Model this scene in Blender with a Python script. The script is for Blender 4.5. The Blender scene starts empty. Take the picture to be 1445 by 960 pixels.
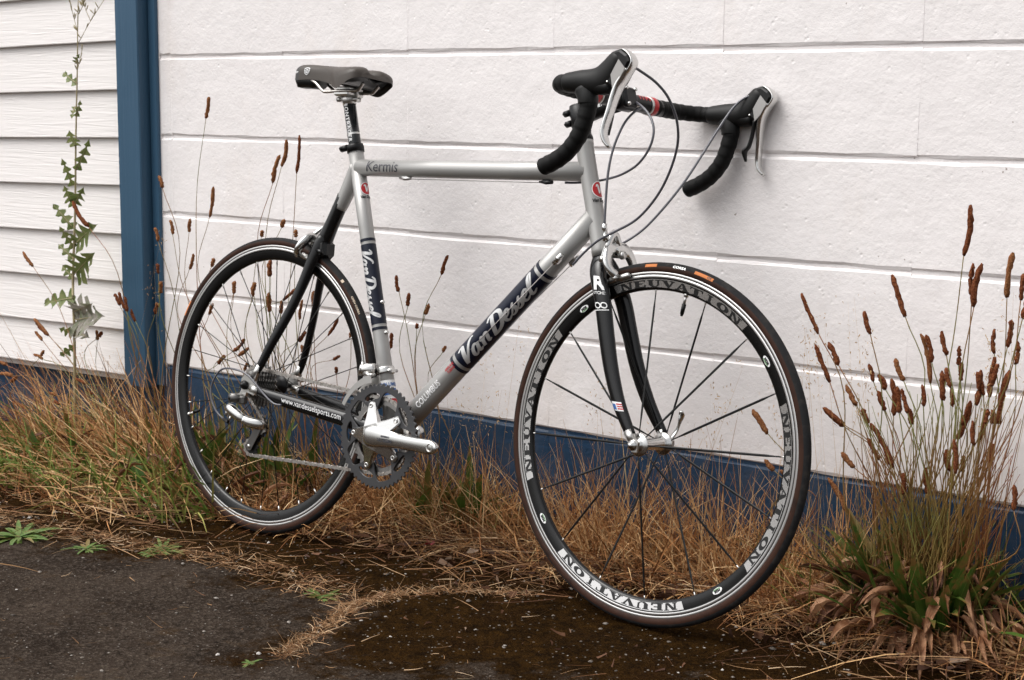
import bpy, bmesh, math, random
import numpy as np
from mathutils import Vector, Matrix
random.seed(7); rng = np.random.default_rng(11)
scene = bpy.context.scene
col = scene.collection

# ------------------------------------------------------------------ camera
CAM = np.array([1.3425, -2.6516, 0.9611]); YAW, PITCH, ROLL, FPX = 0.6497, -0.1533, 0.0112, 2152.1
def cam_axes():
    cy, sy, cp, sp = math.cos(YAW), math.sin(YAW), math.cos(PITCH), math.sin(PITCH)
    fwd = np.array([-sy*cp, cy*cp, sp]); right = np.array([cy, sy, 0.0]); up = np.cross(right, fwd)
    c, s = math.cos(ROLL), math.sin(ROLL)
    return c*right+s*up, -s*right+c*up, fwd
RT, UP, FW = cam_axes()
cam = bpy.data.cameras.new('camera'); camo = bpy.data.objects.new('camera', cam); col.objects.link(camo)
camo.matrix_world = Matrix([[RT[i], UP[i], -FW[i], CAM[i]] for i in range(3)] + [[0, 0, 0, 1]])
cam.sensor_width = 36; cam.lens = FPX/1445*36; cam.shift_y = 0.001; cam.clip_start = 0.05; cam.clip_end = 400
cam.dof.use_dof = True; cam.dof.focus_distance = 2.85; cam.dof.aperture_fstop = 13.0
scene.camera = camo

# ------------------------------------------------------------------ light
SUN_EL, SUN_AZ = math.radians(58), math.radians(222)     # azimuth from +Y clockwise: the light comes from behind and left of the camera
w = bpy.data.worlds.new('World'); scene.world = w; w.use_nodes = True
nt = w.node_tree; nt.nodes.clear()
sky = nt.nodes.new('ShaderNodeTexSky'); sky.sky_type = 'NISHITA'; sky.sun_disc = False
sky.sun_elevation = SUN_EL; sky.sun_rotation = SUN_AZ; sky.air_density = 1.0; sky.dust_density = 6.0; sky.ozone_density = 1.0
hs = nt.nodes.new('ShaderNodeHueSaturation'); hs.inputs['Saturation'].default_value = 0.12   # overcast: the cloud deck greys the sky
bg = nt.nodes.new('ShaderNodeBackground'); bg.inputs['Strength'].default_value = 0.15
wo = nt.nodes.new('ShaderNodeOutputWorld')
nt.links.new(sky.outputs[0], hs.inputs['Color']); nt.links.new(hs.outputs[0], bg.inputs['Color']); nt.links.new(bg.outputs[0], wo.inputs[0])
sun = bpy.data.lights.new('sun', 'SUN'); sun.energy = 0.9; sun.angle = math.radians(55); sun.color = (1.0, 0.96, 0.91)
suno = bpy.data.objects.new('sun', sun); col.objects.link(suno)
sd = Vector((math.sin(SUN_AZ)*math.cos(SUN_EL), math.cos(SUN_AZ)*math.cos(SUN_EL), math.sin(SUN_EL)))
suno.rotation_euler = sd.to_track_quat('Z', 'Y').to_euler(); suno.location = sd*20
vs = scene.view_settings; vs.view_transform = 'Standard'; vs.look = 'None'; vs.gamma = 1.0; vs.exposure = 0.50; vs.use_curve_mapping = False

# ------------------------------------------------------------------ geometry helpers
def ray(px, py):
    return RT*((px-722.5)/FPX) - UP*((py-481.5)/FPX) + FW
def at(px, py, Y):                       # point seen at a photo pixel, standing at distance Y off the wall plane
    d = ray(px, py); k = (Y-CAM[1])/d[1]; return CAM+k*d
SLOPE = math.tan(0.0184)
def gz(x): return SLOPE*(x+1.1397)
BIKE = np.array([[0.9994, 0.0319, -0.0140], [-0.0296, 0.9894, 0.1422], [0.0184, -0.1417, 0.9897]]); BO = np.array([-1.1397, -0.3331, 0.0])
def bk(px, py, y):                       # photo pixel -> bicycle coordinates on the plane y
    d = BIKE.T@ray(px, py); c = BIKE.T@(CAM-BO); k = (y-c[1])/d[1]; return c+k*d

def A(*v): return np.array(v, float)
def nrm(v): v = np.asarray(v, float); return v/max(np.linalg.norm(v), 1e-12)
def smooth(pts, n=6):                    # Catmull-Rom resampling
    P = np.array(pts, float)
    if len(P) < 3 or n <= 1: return P
    E = np.vstack([2*P[0]-P[1], P, 2*P[-1]-P[-2]]); out = []
    for i in range(1, len(E)-2):
        a, b, c, d = E[i-1], E[i], E[i+1], E[i+2]
        for t in np.arange(n)/n:
            out.append(.5*((2*b)+(-a+c)*t+(2*a-5*b+4*c-d)*t*t+(-a+3*b-3*c+d)*t**3))
    out.append(P[-1]); return np.array(out)

class MB:
    def __init__(s): s.v = []; s.f = []; s.m = []; s.sm = []
    def add(s, V, F, mat=0, sm=True):
        o = len(s.v); s.v.extend([tuple(map(float, p)) for p in V])
        for f in F: s.f.append(tuple(o+i for i in f)); s.m.append(mat); s.sm.append(sm)
        return s
    def rings(s, R, closed=False, caps=True, mat=0, sm=True):
        k = len(R[0]); n = len(R); F = []
        for i in range(n if closed else n-1):
            for j in range(k): F.append((i*k+j, i*k+(j+1) % k, ((i+1) % n)*k+(j+1) % k, ((i+1) % n)*k+j))
        if caps and not closed: F.append(tuple(range(k))[::-1]); F.append(tuple((n-1)*k+j for j in range(k)))
        return s.add([p for r in R for p in r], F, mat, sm)
    def tube(s, path, r, seg=12, n=1, up=(0, 0, 1), rb=None, caps=True, mat=0, sm=True, power=1.0, side=None):
        P = np.array(path, float); r = np.atleast_1d(np.array(r, float))
        if r.size == 1: r = np.repeat(r, len(P))
        rb = r if rb is None else np.atleast_1d(np.array(rb, float))
        if rb.size == 1: rb = np.repeat(rb, len(P))
        if n > 1:
            Q = smooth(np.c_[P, r, rb], n); P, r, rb = Q[:, :3], Q[:, 3], Q[:, 4]
        T = np.gradient(P, axis=0); R = []; u = np.array(up, float)
        for i in range(len(P)):
            t = nrm(T[i]); b = np.cross(t, u)
            if np.linalg.norm(b) < 1e-3: b = np.cross(t, A(1, .01, 0))
            if side is not None: b = np.array(side, float)
            b = nrm(b); c = np.cross(b, t)
            if up is None or n < 0: u = c
            ring = []
            for j in range(seg):
                a = 2*math.pi*j/seg; ca, sa = math.cos(a), math.sin(a)
                if power != 1: ca = math.copysign(abs(ca)**power, ca); sa = math.copysign(abs(sa)**power, sa)
                ring.append(P[i]+b*ca*r[i]+c*sa*rb[i])
            R.append(ring)
        return s.rings(R, False, caps, mat, sm)
    def lathe(s, prof, c=(0, 0, 0), axis=(0, 1, 0), seg=32, closed=False, mats=None, sm=True, a0=0, a1=None):
        # prof: (radius, height along axis)
        ax = nrm(axis); e = nrm(np.cross(ax, A(0, 0, 1) if abs(ax[2]) < .9 else A(1, 0, 0))); g = np.cross(ax, e)
        k = len(prof); V = []; c = np.array(c, float); full = a1 is None; m = seg if full else seg+1
        for j in range(m):
            t = a0+(2*math.pi*j/seg if full else (a1-a0)*j/seg)
            for r_, h in prof: V.append(c+ax*h+(e*math.cos(t)+g*math.sin(t))*r_)
        F = []; M = []
        for j in range(seg):
            for i in range(k if closed else k-1):
                F.append((j*k+i, ((j+1) % m)*k+i, ((j+1) % m)*k+(i+1) % k, j*k+(i+1) % k)); M.append(mats[i] if mats else 0)
        o = len(s.v); s.v.extend([tuple(p) for p in V])
        for f, mm in zip(F, M): s.f.append(tuple(o+i for i in f)); s.m.append(mm); s.sm.append(sm)
        return s
    def box(s, c, d, R=None, mat=0, bev=0):
        c = np.array(c, float); d = np.array(d, float)/2; R = np.eye(3) if R is None else np.array(R)
        if bev <= 0:
            V = [c+R@(d*A(x, y, z)) for z in (-1, 1) for y in (-1, 1) for x in (-1, 1)]
            return s.add(V, [(0, 2, 3, 1), (4, 5, 7, 6), (0, 1, 5, 4), (2, 6, 7, 3), (0, 4, 6, 2), (1, 3, 7, 5)], mat, False)
        V = []; b = bev; rr = []
        for z, q in ((-d[2], b), (-d[2]+b, 0), (d[2]-b, 0), (d[2], b)):
            x, y = d[0]-q, d[1]-q
            rr.append([c+R@A(*t, z) for t in ((x, y-b), (x-b, y), (-x+b, y), (-x, y-b), (-x, -y+b), (-x+b, -y), (x-b, -y), (x, -y+b))])
        return s.rings(rr, False, True, mat, False)
    def prism(s, poly, y0, y1, mat=0, sm=False):        # convex or simple polygon in x,z extruded along y
        n = len(poly); V = [(x, y0, z) for x, z in poly]+[(x, y1, z) for x, z in poly]
        F = [tuple(range(n)), tuple(range(2*n-1, n-1, -1))]+[(i, i+n, (i+1) % n+n, (i+1) % n) for i in range(n)]
        return s.add(V, F, mat, sm)
    def xf(s, M):
        M = Matrix(M)
        s.v = [tuple(M@Vector(p)) for p in s.v]; return s
    def mesh(s, name, mats):
        me = bpy.data.meshes.new(name); me.from_pydata(s.v, [], s.f)
        for m in (mats if isinstance(mats, (list, tuple)) else [mats]): me.materials.append(m)
        me.polygons.foreach_set('material_index', s.m); me.polygons.foreach_set('use_smooth', s.sm)
        bm = bmesh.new(); bm.from_mesh(me); bmesh.ops.recalc_face_normals(bm, faces=bm.faces); bm.to_mesh(me); bm.free()
        me.update(); return me
def obj(name, mb, mats, parent=None, matrix=None):
    me = mb.mesh(name, mats) if isinstance(mb, MB) else mb
    if not isinstance(mb, MB) and mats is not None and not me.materials: me.materials.append(mats)
    o = bpy.data.objects.new(name, me); col.objects.link(o); o.parent = parent
    if matrix is not None: o.matrix_local = matrix
    return o
def empty(name, loc=(0, 0, 0)):
    o = bpy.data.objects.new(name, None); col.objects.link(o); o.location = loc; o.empty_display_size = .05; return o
def tag(o, label, cat=None, group=None, kind=None):
    o['label'] = label
    if cat: o['category'] = cat
    if group: o['group'] = group
    if kind: o['kind'] = kind
    return o

# ------------------------------------------------------------------ materials
def mat(name, colr, rough=.5, metal=0., spec=.5, coat=0., bump=None, var=None, trans=0., thin=0., rib=None):
    m = bpy.data.materials.new(name); m.use_nodes = True; t = m.node_tree; b = t.nodes['Principled BSDF']
    b.inputs['Base Color'].default_value = (*colr, 1); b.inputs['Roughness'].default_value = rough
    b.inputs['Metallic'].default_value = metal; b.inputs['Specular IOR Level'].default_value = spec
    b.inputs['Coat Weight'].default_value = coat; b.inputs['Coat Roughness'].default_value = .08
    if thin: b.inputs['Thin Film Thickness'].default_value = thin; b.inputs['Thin Film IOR'].default_value = 1.6
    tc = t.nodes.new('ShaderNodeTexCoord')
    if var:                                   # (scale, colour2, lo, hi): blotchy second colour
        n = t.nodes.new('ShaderNodeTexNoise'); n.inputs['Scale'].default_value = var[0]; n.inputs['Detail'].default_value = 6
        t.links.new(tc.outputs['Object'], n.inputs['Vector'])
        mr = t.nodes.new('ShaderNodeMapRange'); mr.inputs[1].default_value = var[2]; mr.inputs[2].default_value = var[3]
        t.links.new(n.outputs['Fac'], mr.inputs[0])
        mx = t.nodes.new('ShaderNodeMix'); mx.data_type = 'RGBA'; mx.inputs[6].default_value = (*colr, 1); mx.inputs[7].default_value = (*var[1], 1)
        t.links.new(mr.outputs[0], mx.inputs[0]); t.links.new(mx.outputs[2], b.inputs['Base Color'])
    if rib:                                   # midrib, parallel veins and browned tip of a leaf: (vein colour, tip colour, tip amount)
        def att(nm): a_ = t.nodes.new('ShaderNodeAttribute'); a_.attribute_name = nm; return a_.outputs['Fac']
        def mr_(src, a_, b_, c_=0, d_=1):
            r_ = t.nodes.new('ShaderNodeMapRange'); r_.inputs[1].default_value = a_; r_.inputs[2].default_value = b_; r_.inputs[3].default_value = c_; r_.inputs[4].default_value = d_; t.links.new(src, r_.inputs[0]); return r_.outputs[0]
        def mx_(f_, src, c_):
            x_ = t.nodes.new('ShaderNodeMix'); x_.data_type = 'RGBA'; t.links.new(f_, x_.inputs[0]); t.links.new(src, x_.inputs[6]); x_.inputs[7].default_value = (*c_, 1); return x_.outputs[2]
        cur = b.inputs['Base Color'].links[0].from_socket; sn_ = t.nodes.new('ShaderNodeMath'); sn_.operation = 'SINE'; ml_ = t.nodes.new('ShaderNodeMath'); ml_.operation = 'MULTIPLY'; ml_.inputs[1].default_value = 22
        t.links.new(att('rib'), ml_.inputs[0]); t.links.new(ml_.outputs[0], sn_.inputs[0])
        cur = mx_(mr_(sn_.outputs[0], .3, 1, 0, .30), cur, rib[0]); cur = mx_(mr_(att('rib'), .84, .95, 0, .75), cur, rib[0])
        ad_ = t.nodes.new('ShaderNodeMath'); ad_.operation = 'ADD'; nz_ = t.nodes.new('ShaderNodeTexNoise'); nz_.inputs['Scale'].default_value = 60; t.links.new(tc.outputs['Object'], nz_.inputs[0])
        t.links.new(att('along'), ad_.inputs[0]); t.links.new(mr_(nz_.outputs[0], .3, .7, -.25, .25), ad_.inputs[1]); cur = mx_(mr_(ad_.outputs[0], .70, 1.0, 0, rib[2]), cur, rib[1])
        t.links.new(cur, b.inputs['Base Color'])
    if bump:                                  # list of (scale, strength_distance)
        prev = None
        for sc, dist in bump:
            n = t.nodes.new('ShaderNodeTexNoise'); n.inputs['Scale'].default_value = sc; n.inputs['Detail'].default_value = 4
            t.links.new(tc.outputs['Object'], n.inputs['Vector'])
            bp = t.nodes.new('ShaderNodeBump'); bp.inputs['Distance'].default_value = dist; bp.inputs['Strength'].default_value = 1
            t.links.new(n.outputs['Fac'], bp.inputs['Height'])
            if prev: t.links.new(prev.outputs[0], bp.inputs['Normal'])
            prev = bp
        t.links.new(prev.outputs[0], b.inputs['Normal'])
    if trans:
        tr = t.nodes.new('ShaderNodeBsdfTranslucent'); src = b.inputs['Base Color'].links[0].from_socket if b.inputs['Base Color'].is_linked else None
        if src: t.links.new(src, tr.inputs[0])
        else: tr.inputs[0].default_value = (*colr, 1)
        ms = t.nodes.new('ShaderNodeMixShader'); ms.inputs[0].default_value = trans
        t.links.new(b.outputs[0], ms.inputs[1]); t.links.new(tr.outputs[0], ms.inputs[2]); t.links.new(ms.outputs[0], t.nodes['Material Output'].inputs[0])
    return m
def tinted(name, stops, rough=.7, attr='tint', trans=.10, bump=None):   # colour ramp driven by a per-blade random attribute
    m = bpy.data.materials.new(name); m.use_nodes = True; t = m.node_tree; b = t.nodes['Principled BSDF']
    a = t.nodes.new('ShaderNodeAttribute'); a.attribute_name = attr
    r = t.nodes.new('ShaderNodeValToRGB'); el = r.color_ramp.elements
    while len(el) < len(stops): el.new(.5)
    for e, (p, c) in zip(el, stops): e.position = p; e.color = (*c, 1)
    t.links.new(a.outputs['Fac'], r.inputs[0]); t.links.new(r.outputs[0], b.inputs['Base Color'])
    b.inputs['Roughness'].default_value = rough; b.inputs['Specular IOR Level'].default_value = .25
    if trans:
        tr = t.nodes.new('ShaderNodeBsdfTranslucent'); t.links.new(r.outputs[0], tr.inputs[0])
        mx = t.nodes.new('ShaderNodeMixShader'); mx.inputs[0].default_value = trans
        t.links.new(b.outputs[0], mx.inputs[1]); t.links.new(tr.outputs[0], mx.inputs[2])
        t.links.new(mx.outputs[0], t.nodes['Material Output'].inputs[0])
    return m

def paint_wall(name, c1, c2, blue=False):
    m = bpy.data.materials.new(name); m.use_nodes = True; t = m.node_tree; N = t.nodes; L = t.links; b = N['Principled BSDF']
    g = N.new('ShaderNodeNewGeometry')
    def noise(sc, det=4, rgh=.6):
        n = N.new('ShaderNodeTexNoise'); n.inputs['Scale'].default_value = sc; n.inputs['Detail'].default_value = det; n.inputs['Roughness'].default_value = rgh
        L.new(g.outputs['Position'], n.inputs['Vector']); return n
    def rng_(src, a, b_, c=0, d=1):
        r = N.new('ShaderNodeMapRange'); r.inputs[1].default_value = a; r.inputs[2].default_value = b_; r.inputs[3].default_value = c; r.inputs[4].default_value = d
        L.new(src, r.inputs[0]); return r.outputs[0]
    def mix(f, a, c):
        x = N.new('ShaderNodeMix'); x.data_type = 'RGBA'; L.new(f, x.inputs[0])
        for k, v in ((6, a), (7, c)):
            if isinstance(v, tuple): x.inputs[k].default_value = (*v, 1)
            else: L.new(v, x.inputs[k])
        return x.outputs[2]
    big = noise(2.3, 3); base = mix(rng_(big.outputs[0], .3, .7), c1, c2)
    sp = noise(26, 5, .7); grime = tuple(x*.72 for x in c1) if blue else (.60, .54, .49)
    f = rng_(sp.outputs[0], .66, .80, 0, .5); base = mix(f, base, grime)
    if not blue:                              # faint beige weathering in broad vertical smears
        mp = N.new('ShaderNodeMapping'); mp.inputs['Scale'].default_value = (3.2, 3.2, 1.1); L.new(g.outputs['Position'], mp.inputs[0])
        sm_ = N.new('ShaderNodeTexNoise'); sm_.inputs['Scale'].default_value = 1.5; sm_.inputs['Detail'].default_value = 7; sm_.inputs['Roughness'].default_value = .65; L.new(mp.outputs[0], sm_.inputs[0])
        base = mix(rng_(sm_.outputs[0], .54, .76, 0, .42), base, (.76, .68, .625))
        ch = noise(60, 2); ck = N.new('ShaderNodeMath'); ck.operation = 'MULTIPLY'; L.new(rng_(ch.outputs[0], .73, .76), ck.inputs[0]); L.new(rng_(noise(3, 2).outputs[0], .5, .6), ck.inputs[1])
        base = mix(ck.outputs[0], base, (.33, .28, .25))
    else:                                     # brushed, patchy coats
        mp = N.new('ShaderNodeMapping'); mp.inputs['Scale'].default_value = (2, 2, 30); L.new(g.outputs['Position'], mp.inputs[0])
        sm_ = N.new('ShaderNodeTexNoise'); sm_.inputs['Scale'].default_value = 2; sm_.inputs['Detail'].default_value = 5; L.new(mp.outputs[0], sm_.inputs[0])
        base = mix(rng_(sm_.outputs[0], .48, .72, 0, .7), base, tuple(x*1.55 for x in c1))
    # scuffs and splashed dirt low on the wall
    sx = N.new('ShaderNodeSeparateXYZ'); L.new(g.outputs['Position'], sx.inputs[0])
    low = rng_(sx.outputs[2], .40, .02, 0, 1); dn = noise(9, 6, .7); ml = N.new('ShaderNodeMath'); ml.operation = 'MULTIPLY'
    L.new(low, ml.inputs[0]); L.new(rng_(dn.outputs[0], .45, .75, 0, .55), ml.inputs[1])
    base = mix(ml.outputs[0], base, (.16, .13, .11) if blue else (.48, .42, .36))
    L.new(base, b.inputs['Base Color'])
    b.inputs['Roughness'].default_value = .38 if blue else .55; b.inputs['Specular IOR Level'].default_value = .28 if blue else .35
    prev = None
    v = N.new('ShaderNodeTexVoronoi'); v.inputs['Scale'].default_value = 75; L.new(g.outputs['Position'], v.inputs['Vector'])
    pit = noise(30, 2); pm = N.new('ShaderNodeMath'); pm.operation = 'MULTIPLY'
    L.new(rng_(v.outputs['Distance'], .0, .32, 1, 0), pm.inputs[0]); L.new(rng_(pit.outputs[0], .52, .66), pm.inputs[1])
    lump = noise(14, 3)
    for src, d, inv in ((noise(150, 3).outputs[0], .0009, False), (noise(420, 2).outputs[0], .0004, False), (pm.outputs[0], .0010, True), (lump.outputs[0], .0035, False)):
        bp = N.new('ShaderNodeBump'); bp.inputs['Distance'].default_value = d; bp.inputs['Strength'].default_value = .8; bp.invert = inv
        L.new(src, bp.inputs['Height'])
        if prev: L.new(prev.outputs[0], bp.inputs['Normal'])
        prev = bp
    L.new(prev.outputs[0], b.inputs['Normal']); return m
def wood_paint(name, c, dark, rough):
    m = bpy.data.materials.new(name); m.use_nodes = True; t = m.node_tree; N = t.nodes; L = t.links; b = N['Principled BSDF']
    tc = N.new('ShaderNodeTexCoord'); mp = N.new('ShaderNodeMapping')
    vertical = name.startswith('blue')
    mp.inputs['Scale'].default_value = (40, 40, 2.2) if vertical else (2.6, 30, 55); L.new(tc.outputs['Object'], mp.inputs[0])
    n = N.new('ShaderNodeTexNoise'); n.inputs['Scale'].default_value = 1.6; n.inputs['Detail'].default_value = 5; n.inputs['Distortion'].default_value = 1.4; L.new(mp.outputs[0], n.inputs[0])
    w_ = N.new('ShaderNodeTexNoise'); w_.inputs['Scale'].default_value = 5; w_.inputs['Detail'].default_value = 6; L.new(tc.outputs['Object'], w_.inputs[0])
    r = N.new('ShaderNodeMapRange'); r.inputs[1].default_value = .62; r.inputs[2].default_value = .85; r.inputs[4].default_value = .6; L.new(w_.outputs[0], r.inputs[0])
    x = N.new('ShaderNodeMix'); x.data_type = 'RGBA'; x.inputs[6].default_value = (*c, 1); x.inputs[7].default_value = (*dark, 1); L.new(r.outputs[0], x.inputs[0]); L.new(x.outputs[2], b.inputs['Base Color'])
    b.inputs['Roughness'].default_value = rough; b.inputs['Specular IOR Level'].default_value = .4
    bp = N.new('ShaderNodeBump'); bp.inputs['Distance'].default_value = .0022; bp.inputs['Strength'].default_value = .75; L.new(n.outputs[0], bp.inputs['Height']); L.new(bp.outputs[0], b.inputs['Normal'])
    return m

M = {}
M['white_wall'] = paint_wall('white_masonry_paint', (.86, .825, .82), (.83, .79, .785))
M['blue_wall'] = paint_wall('blue_masonry_paint', (.014, .038, .078), (.018, .046, .088), True)
M['white_wood'] = wood_paint('white_board_paint', (.80, .765, .75), (.68, .645, .62), .5)
M['blue_wood'] = wood_paint('blue_trim_paint', (.036, .092, .158), (.024, .062, .115), .46)
M['silver'] = mat('silver_frame_paint', (.36, .355, .345), .38, .38, .5, .0, bump=[(900, .00004)])
M['carbon'] = mat('gloss_black_carbon', (.006, .006, .0065), .17, 0, .40)
M['navy'] = mat('navy_decal', (.0055, .008, .020), .30, 0, .35)
M['decal_silver'] = mat('silver_lettering', (.62, .62, .62), .35, .4)
M['decal_white'] = mat('white_lettering', (.78, .78, .78), .4)
M['decal_black'] = mat('black_lettering', (.012, .012, .012), .4)
M['decal_grey'] = mat('charcoal_lettering', (.05, .05, .06), .4)
M['red'] = mat('red_decal', (.45, .015, .02), .35)
M['blue_dec'] = mat('blue_decal', (.05, .14, .38), .35)
M['orange'] = mat('orange_tyre_label', (.55, .16, .025), .6)
M['alloy'] = mat('polished_alloy', (.66, .655, .64), .22, 1.0, bump=[(300, .00003)])
M['alloy_dull'] = mat('satin_alloy', (.60, .59, .57), .36, 1.0)
M['steel'] = mat('chain_steel', (.56, .53, .50), .34, 1.0, var=(160, (.25, .21, .18), .48, .75))
M['cog'] = mat('cog_steel', (.36, .35, .34), .34, 1.0, var=(90, (.14, .13, .12), .5, .75))
M['dark_alloy'] = mat('dark_grey_alloy', (.16, .155, .15), .4, .9)
M['weed'] = mat('light_green_weed', (.085, .165, .030), .45, var=(40, (.15, .20, .05), .42, .64), trans=.25)
M['ring'] = mat('grey_anodised_ring', (.060, .060, .063), .42, .5)
M['black_metal'] = mat('black_anodised', (.007, .007, .0075), .36, 0, .3)
M['black_plastic'] = mat('black_plastic', (.006, .006, .006), .36, 0, .25)
M['rubber_hood'] = mat('black_rubber', (.008, .008, .008), .48, 0, .25, bump=[(900, .00012)])
M['tape'] = mat('black_bar_tape', (.0055, .0055, .0055), .6, 0, .18, bump=[(700, .0003)])
M['leather'] = mat('grey_brown_saddle_cover', (.052, .043, .036), .42, 0, .35, bump=[(600, .00012)])
M['saddle_dark'] = mat('saddle_end_cover', (.030, .028, .027), .4)
M['tread'] = mat('tyre_tread', (.014, .014, .015), .8, 0, .2, bump=[(420, .0005)], var=(60, (.034, .030, .027), .5, .75))
M['sidewall'] = mat('brown_tyre_sidewall', (.038, .0165, .0105), .62, 0, .15, bump=[(500, .0002)], var=(45, (.020, .0105, .008), .45, .7))
M['track'] = mat('machined_brake_track', (.60, .59, .58), .33, .9)
M['rim'] = mat('gloss_black_rim', (.005, .005, .005), .24, 0, .36)
M['foil'] = mat('holographic_foil', (.80, .79, .78), .24, .88, thin=560)
M['spoke'] = mat('black_spoke', (.006, .006, .006), .4, 0, .3)
M['cable'] = mat('grey_cable_housing', (.085, .085, .10), .35, 0, .5, .3)
M['wire'] = mat('steel_wire', (.32, .30, .29), .35, 1.0)
M['post'] = mat('black_post', (.009, .010, .011), .26, 0, .45)
M['green_dec'] = mat('green_decal', (.12, .30, .10), .4)
STRAW = [(0, (.070, .022, .008)), (.25, (.21, .080, .026)), (.5, (.40, .185, .068)), (.75, (.58, .335, .145)), (.95, (.72, .51, .28)), (1, (.28, .27, .08))]
M['straw'] = tinted('dry_grass', STRAW)
M['fallen'] = tinted('fallen_straw', [(0, (.050, .019, .008)), (.45, (.19, .086, .035)), (.85, (.42, .25, .125)), (1, (.62, .46, .30))])
M['litter'] = tinted('leaf_litter', [(0, (.022, .009, .005)), (.5, (.065, .025, .011)), (.85, (.13, .060, .030)), (1, (.24, .17, .12))], trans=.1)
M['green_grass'] = tinted('green_grass', [(0, (.045, .100, .012)), (.5, (.13, .185, .030)), (1, (.30, .27, .075))])
M['stem'] = mat('plantain_stem', (.155, .150, .034), .6, var=(3.2, (.24, .080, .026), .40, .58))
M['lever_satin'] = mat('lever_side_plate', (.33, .32, .31), .45, .8)
M['head'] = mat('plantain_seed_head', (.115, .033, .014), .9, 0, .1, bump=[(520, .0026)], var=(300, (.24, .085, .036), .42, .64))
M['head_pale'] = mat('plantain_seed_head_pale', (.18, .066, .027), .9, 0, .1, bump=[(520, .0026)], var=(300, (.32, .15, .065), .42, .64))
M['leaf'] = mat('plantain_leaf', (.036, .090, .010), .40, rib=((.10, .16, .035), (.22, .10, .035), .8), var=(22, (.075, .135, .020), .4, .65), bump=[(90, .0012)], trans=.2)
M['leaf_y'] = mat('yellowing_leaf', (.14, .14, .035), .5, var=(25, (.22, .15, .05), .4, .6), bump=[(90, .0012)], trans=.2)
M['dead'] = mat('dead_leaf', (.20, .078, .030), .7, rib=((.40, .20, .10), (.10, .035, .015), .6), var=(28, (.46, .255, .14), .40, .62), bump=[(120, .0022)], trans=.2)
M['dead_d'] = mat('dead_leaf_dark', (.085, .028, .011), .72, rib=((.20, .08, .035), (.03, .012, .006), .6), var=(28, (.16, .066, .030), .42, .66), bump=[(120, .0022)], trans=.2)
M['lettuce'] = mat('prickly_lettuce_leaf', (.13, .175, .050), .5, var=(40, (.22, .24, .095), .42, .66), bump=[(140, .001)], trans=.38)
M['lettuce_grey'] = mat('withered_lettuce_leaf', (.33, .30, .26), .6, var=(45, (.22, .24, .15), .42, .62), bump=[(140, .001)], trans=.38)
M['lettuce_stem'] = mat('lettuce_stem', (.36, .30, .17), .55)
M['stone'] = tinted('pebble', [(0, (.06, .05, .042)), (.5, (.14, .118, .098)), (.85, (.25, .225, .20)), (1, (.46, .43, .40))], trans=0)
M['red_leaf'] = mat('red_leaf', (.20, .012, .014), .5)
M['pale'] = mat('pale_dry_leaf', (.50, .40, .30), .6, bump=[(90, .002)])
M['flower'] = tinted('grass_seeds', [(0, (.36, .20, .08)), (1, (.58, .40, .20))], trans=.35)

# ================================================================== the setting: ground
from mathutils import noise as mnoise
EDGE = [(-9, -1.0), (-2.6, -.78), (-1.67, -.67), (-1.2, -.61), (-.99, -.57), (-.62, -.61), (-.52, -.86), (-.25, -.80), (.1, -.64), (.5, -.44), (1.0, -.2), (9, .6)]
def edge_dist(x, y):                     # signed distance to the ragged edge of the old asphalt, positive on the mossy side
    best = 9; ex = np.interp(x, [p[0] for p in EDGE], [p[1] for p in EDGE])
    for (x0, y0), (x1, y1) in zip(EDGE[:-1], EDGE[1:]):
        d = A(x1-x0, y1-y0); t = np.clip(((x-x0)*d[0]+(y-y0)*d[1])/(d@d), 0, 1); best = min(best, math.hypot(x-x0-t*d[0], y-y0-t*d[1]))
    return best if y > ex else -best
def ground_z(x, y):
    e = edge_dist(x, y) if abs(x) < 4 and y > -3 else -1
    n = mnoise.fractal(Vector((x*9, y*9, 0)), 1, 2, 4)*.0035 + mnoise.noise(Vector((x*40, y*40, 3)))*.0012
    k = min(1, max(0, (e+.05)/.12)); z = gz(x)+n*(.35+.65*k)-.003
    if y > -.2: z += .018*min(1, (y+.2)/.2)
    if e < 0: z += .004*min(1, -e/.03)
    return z
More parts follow.
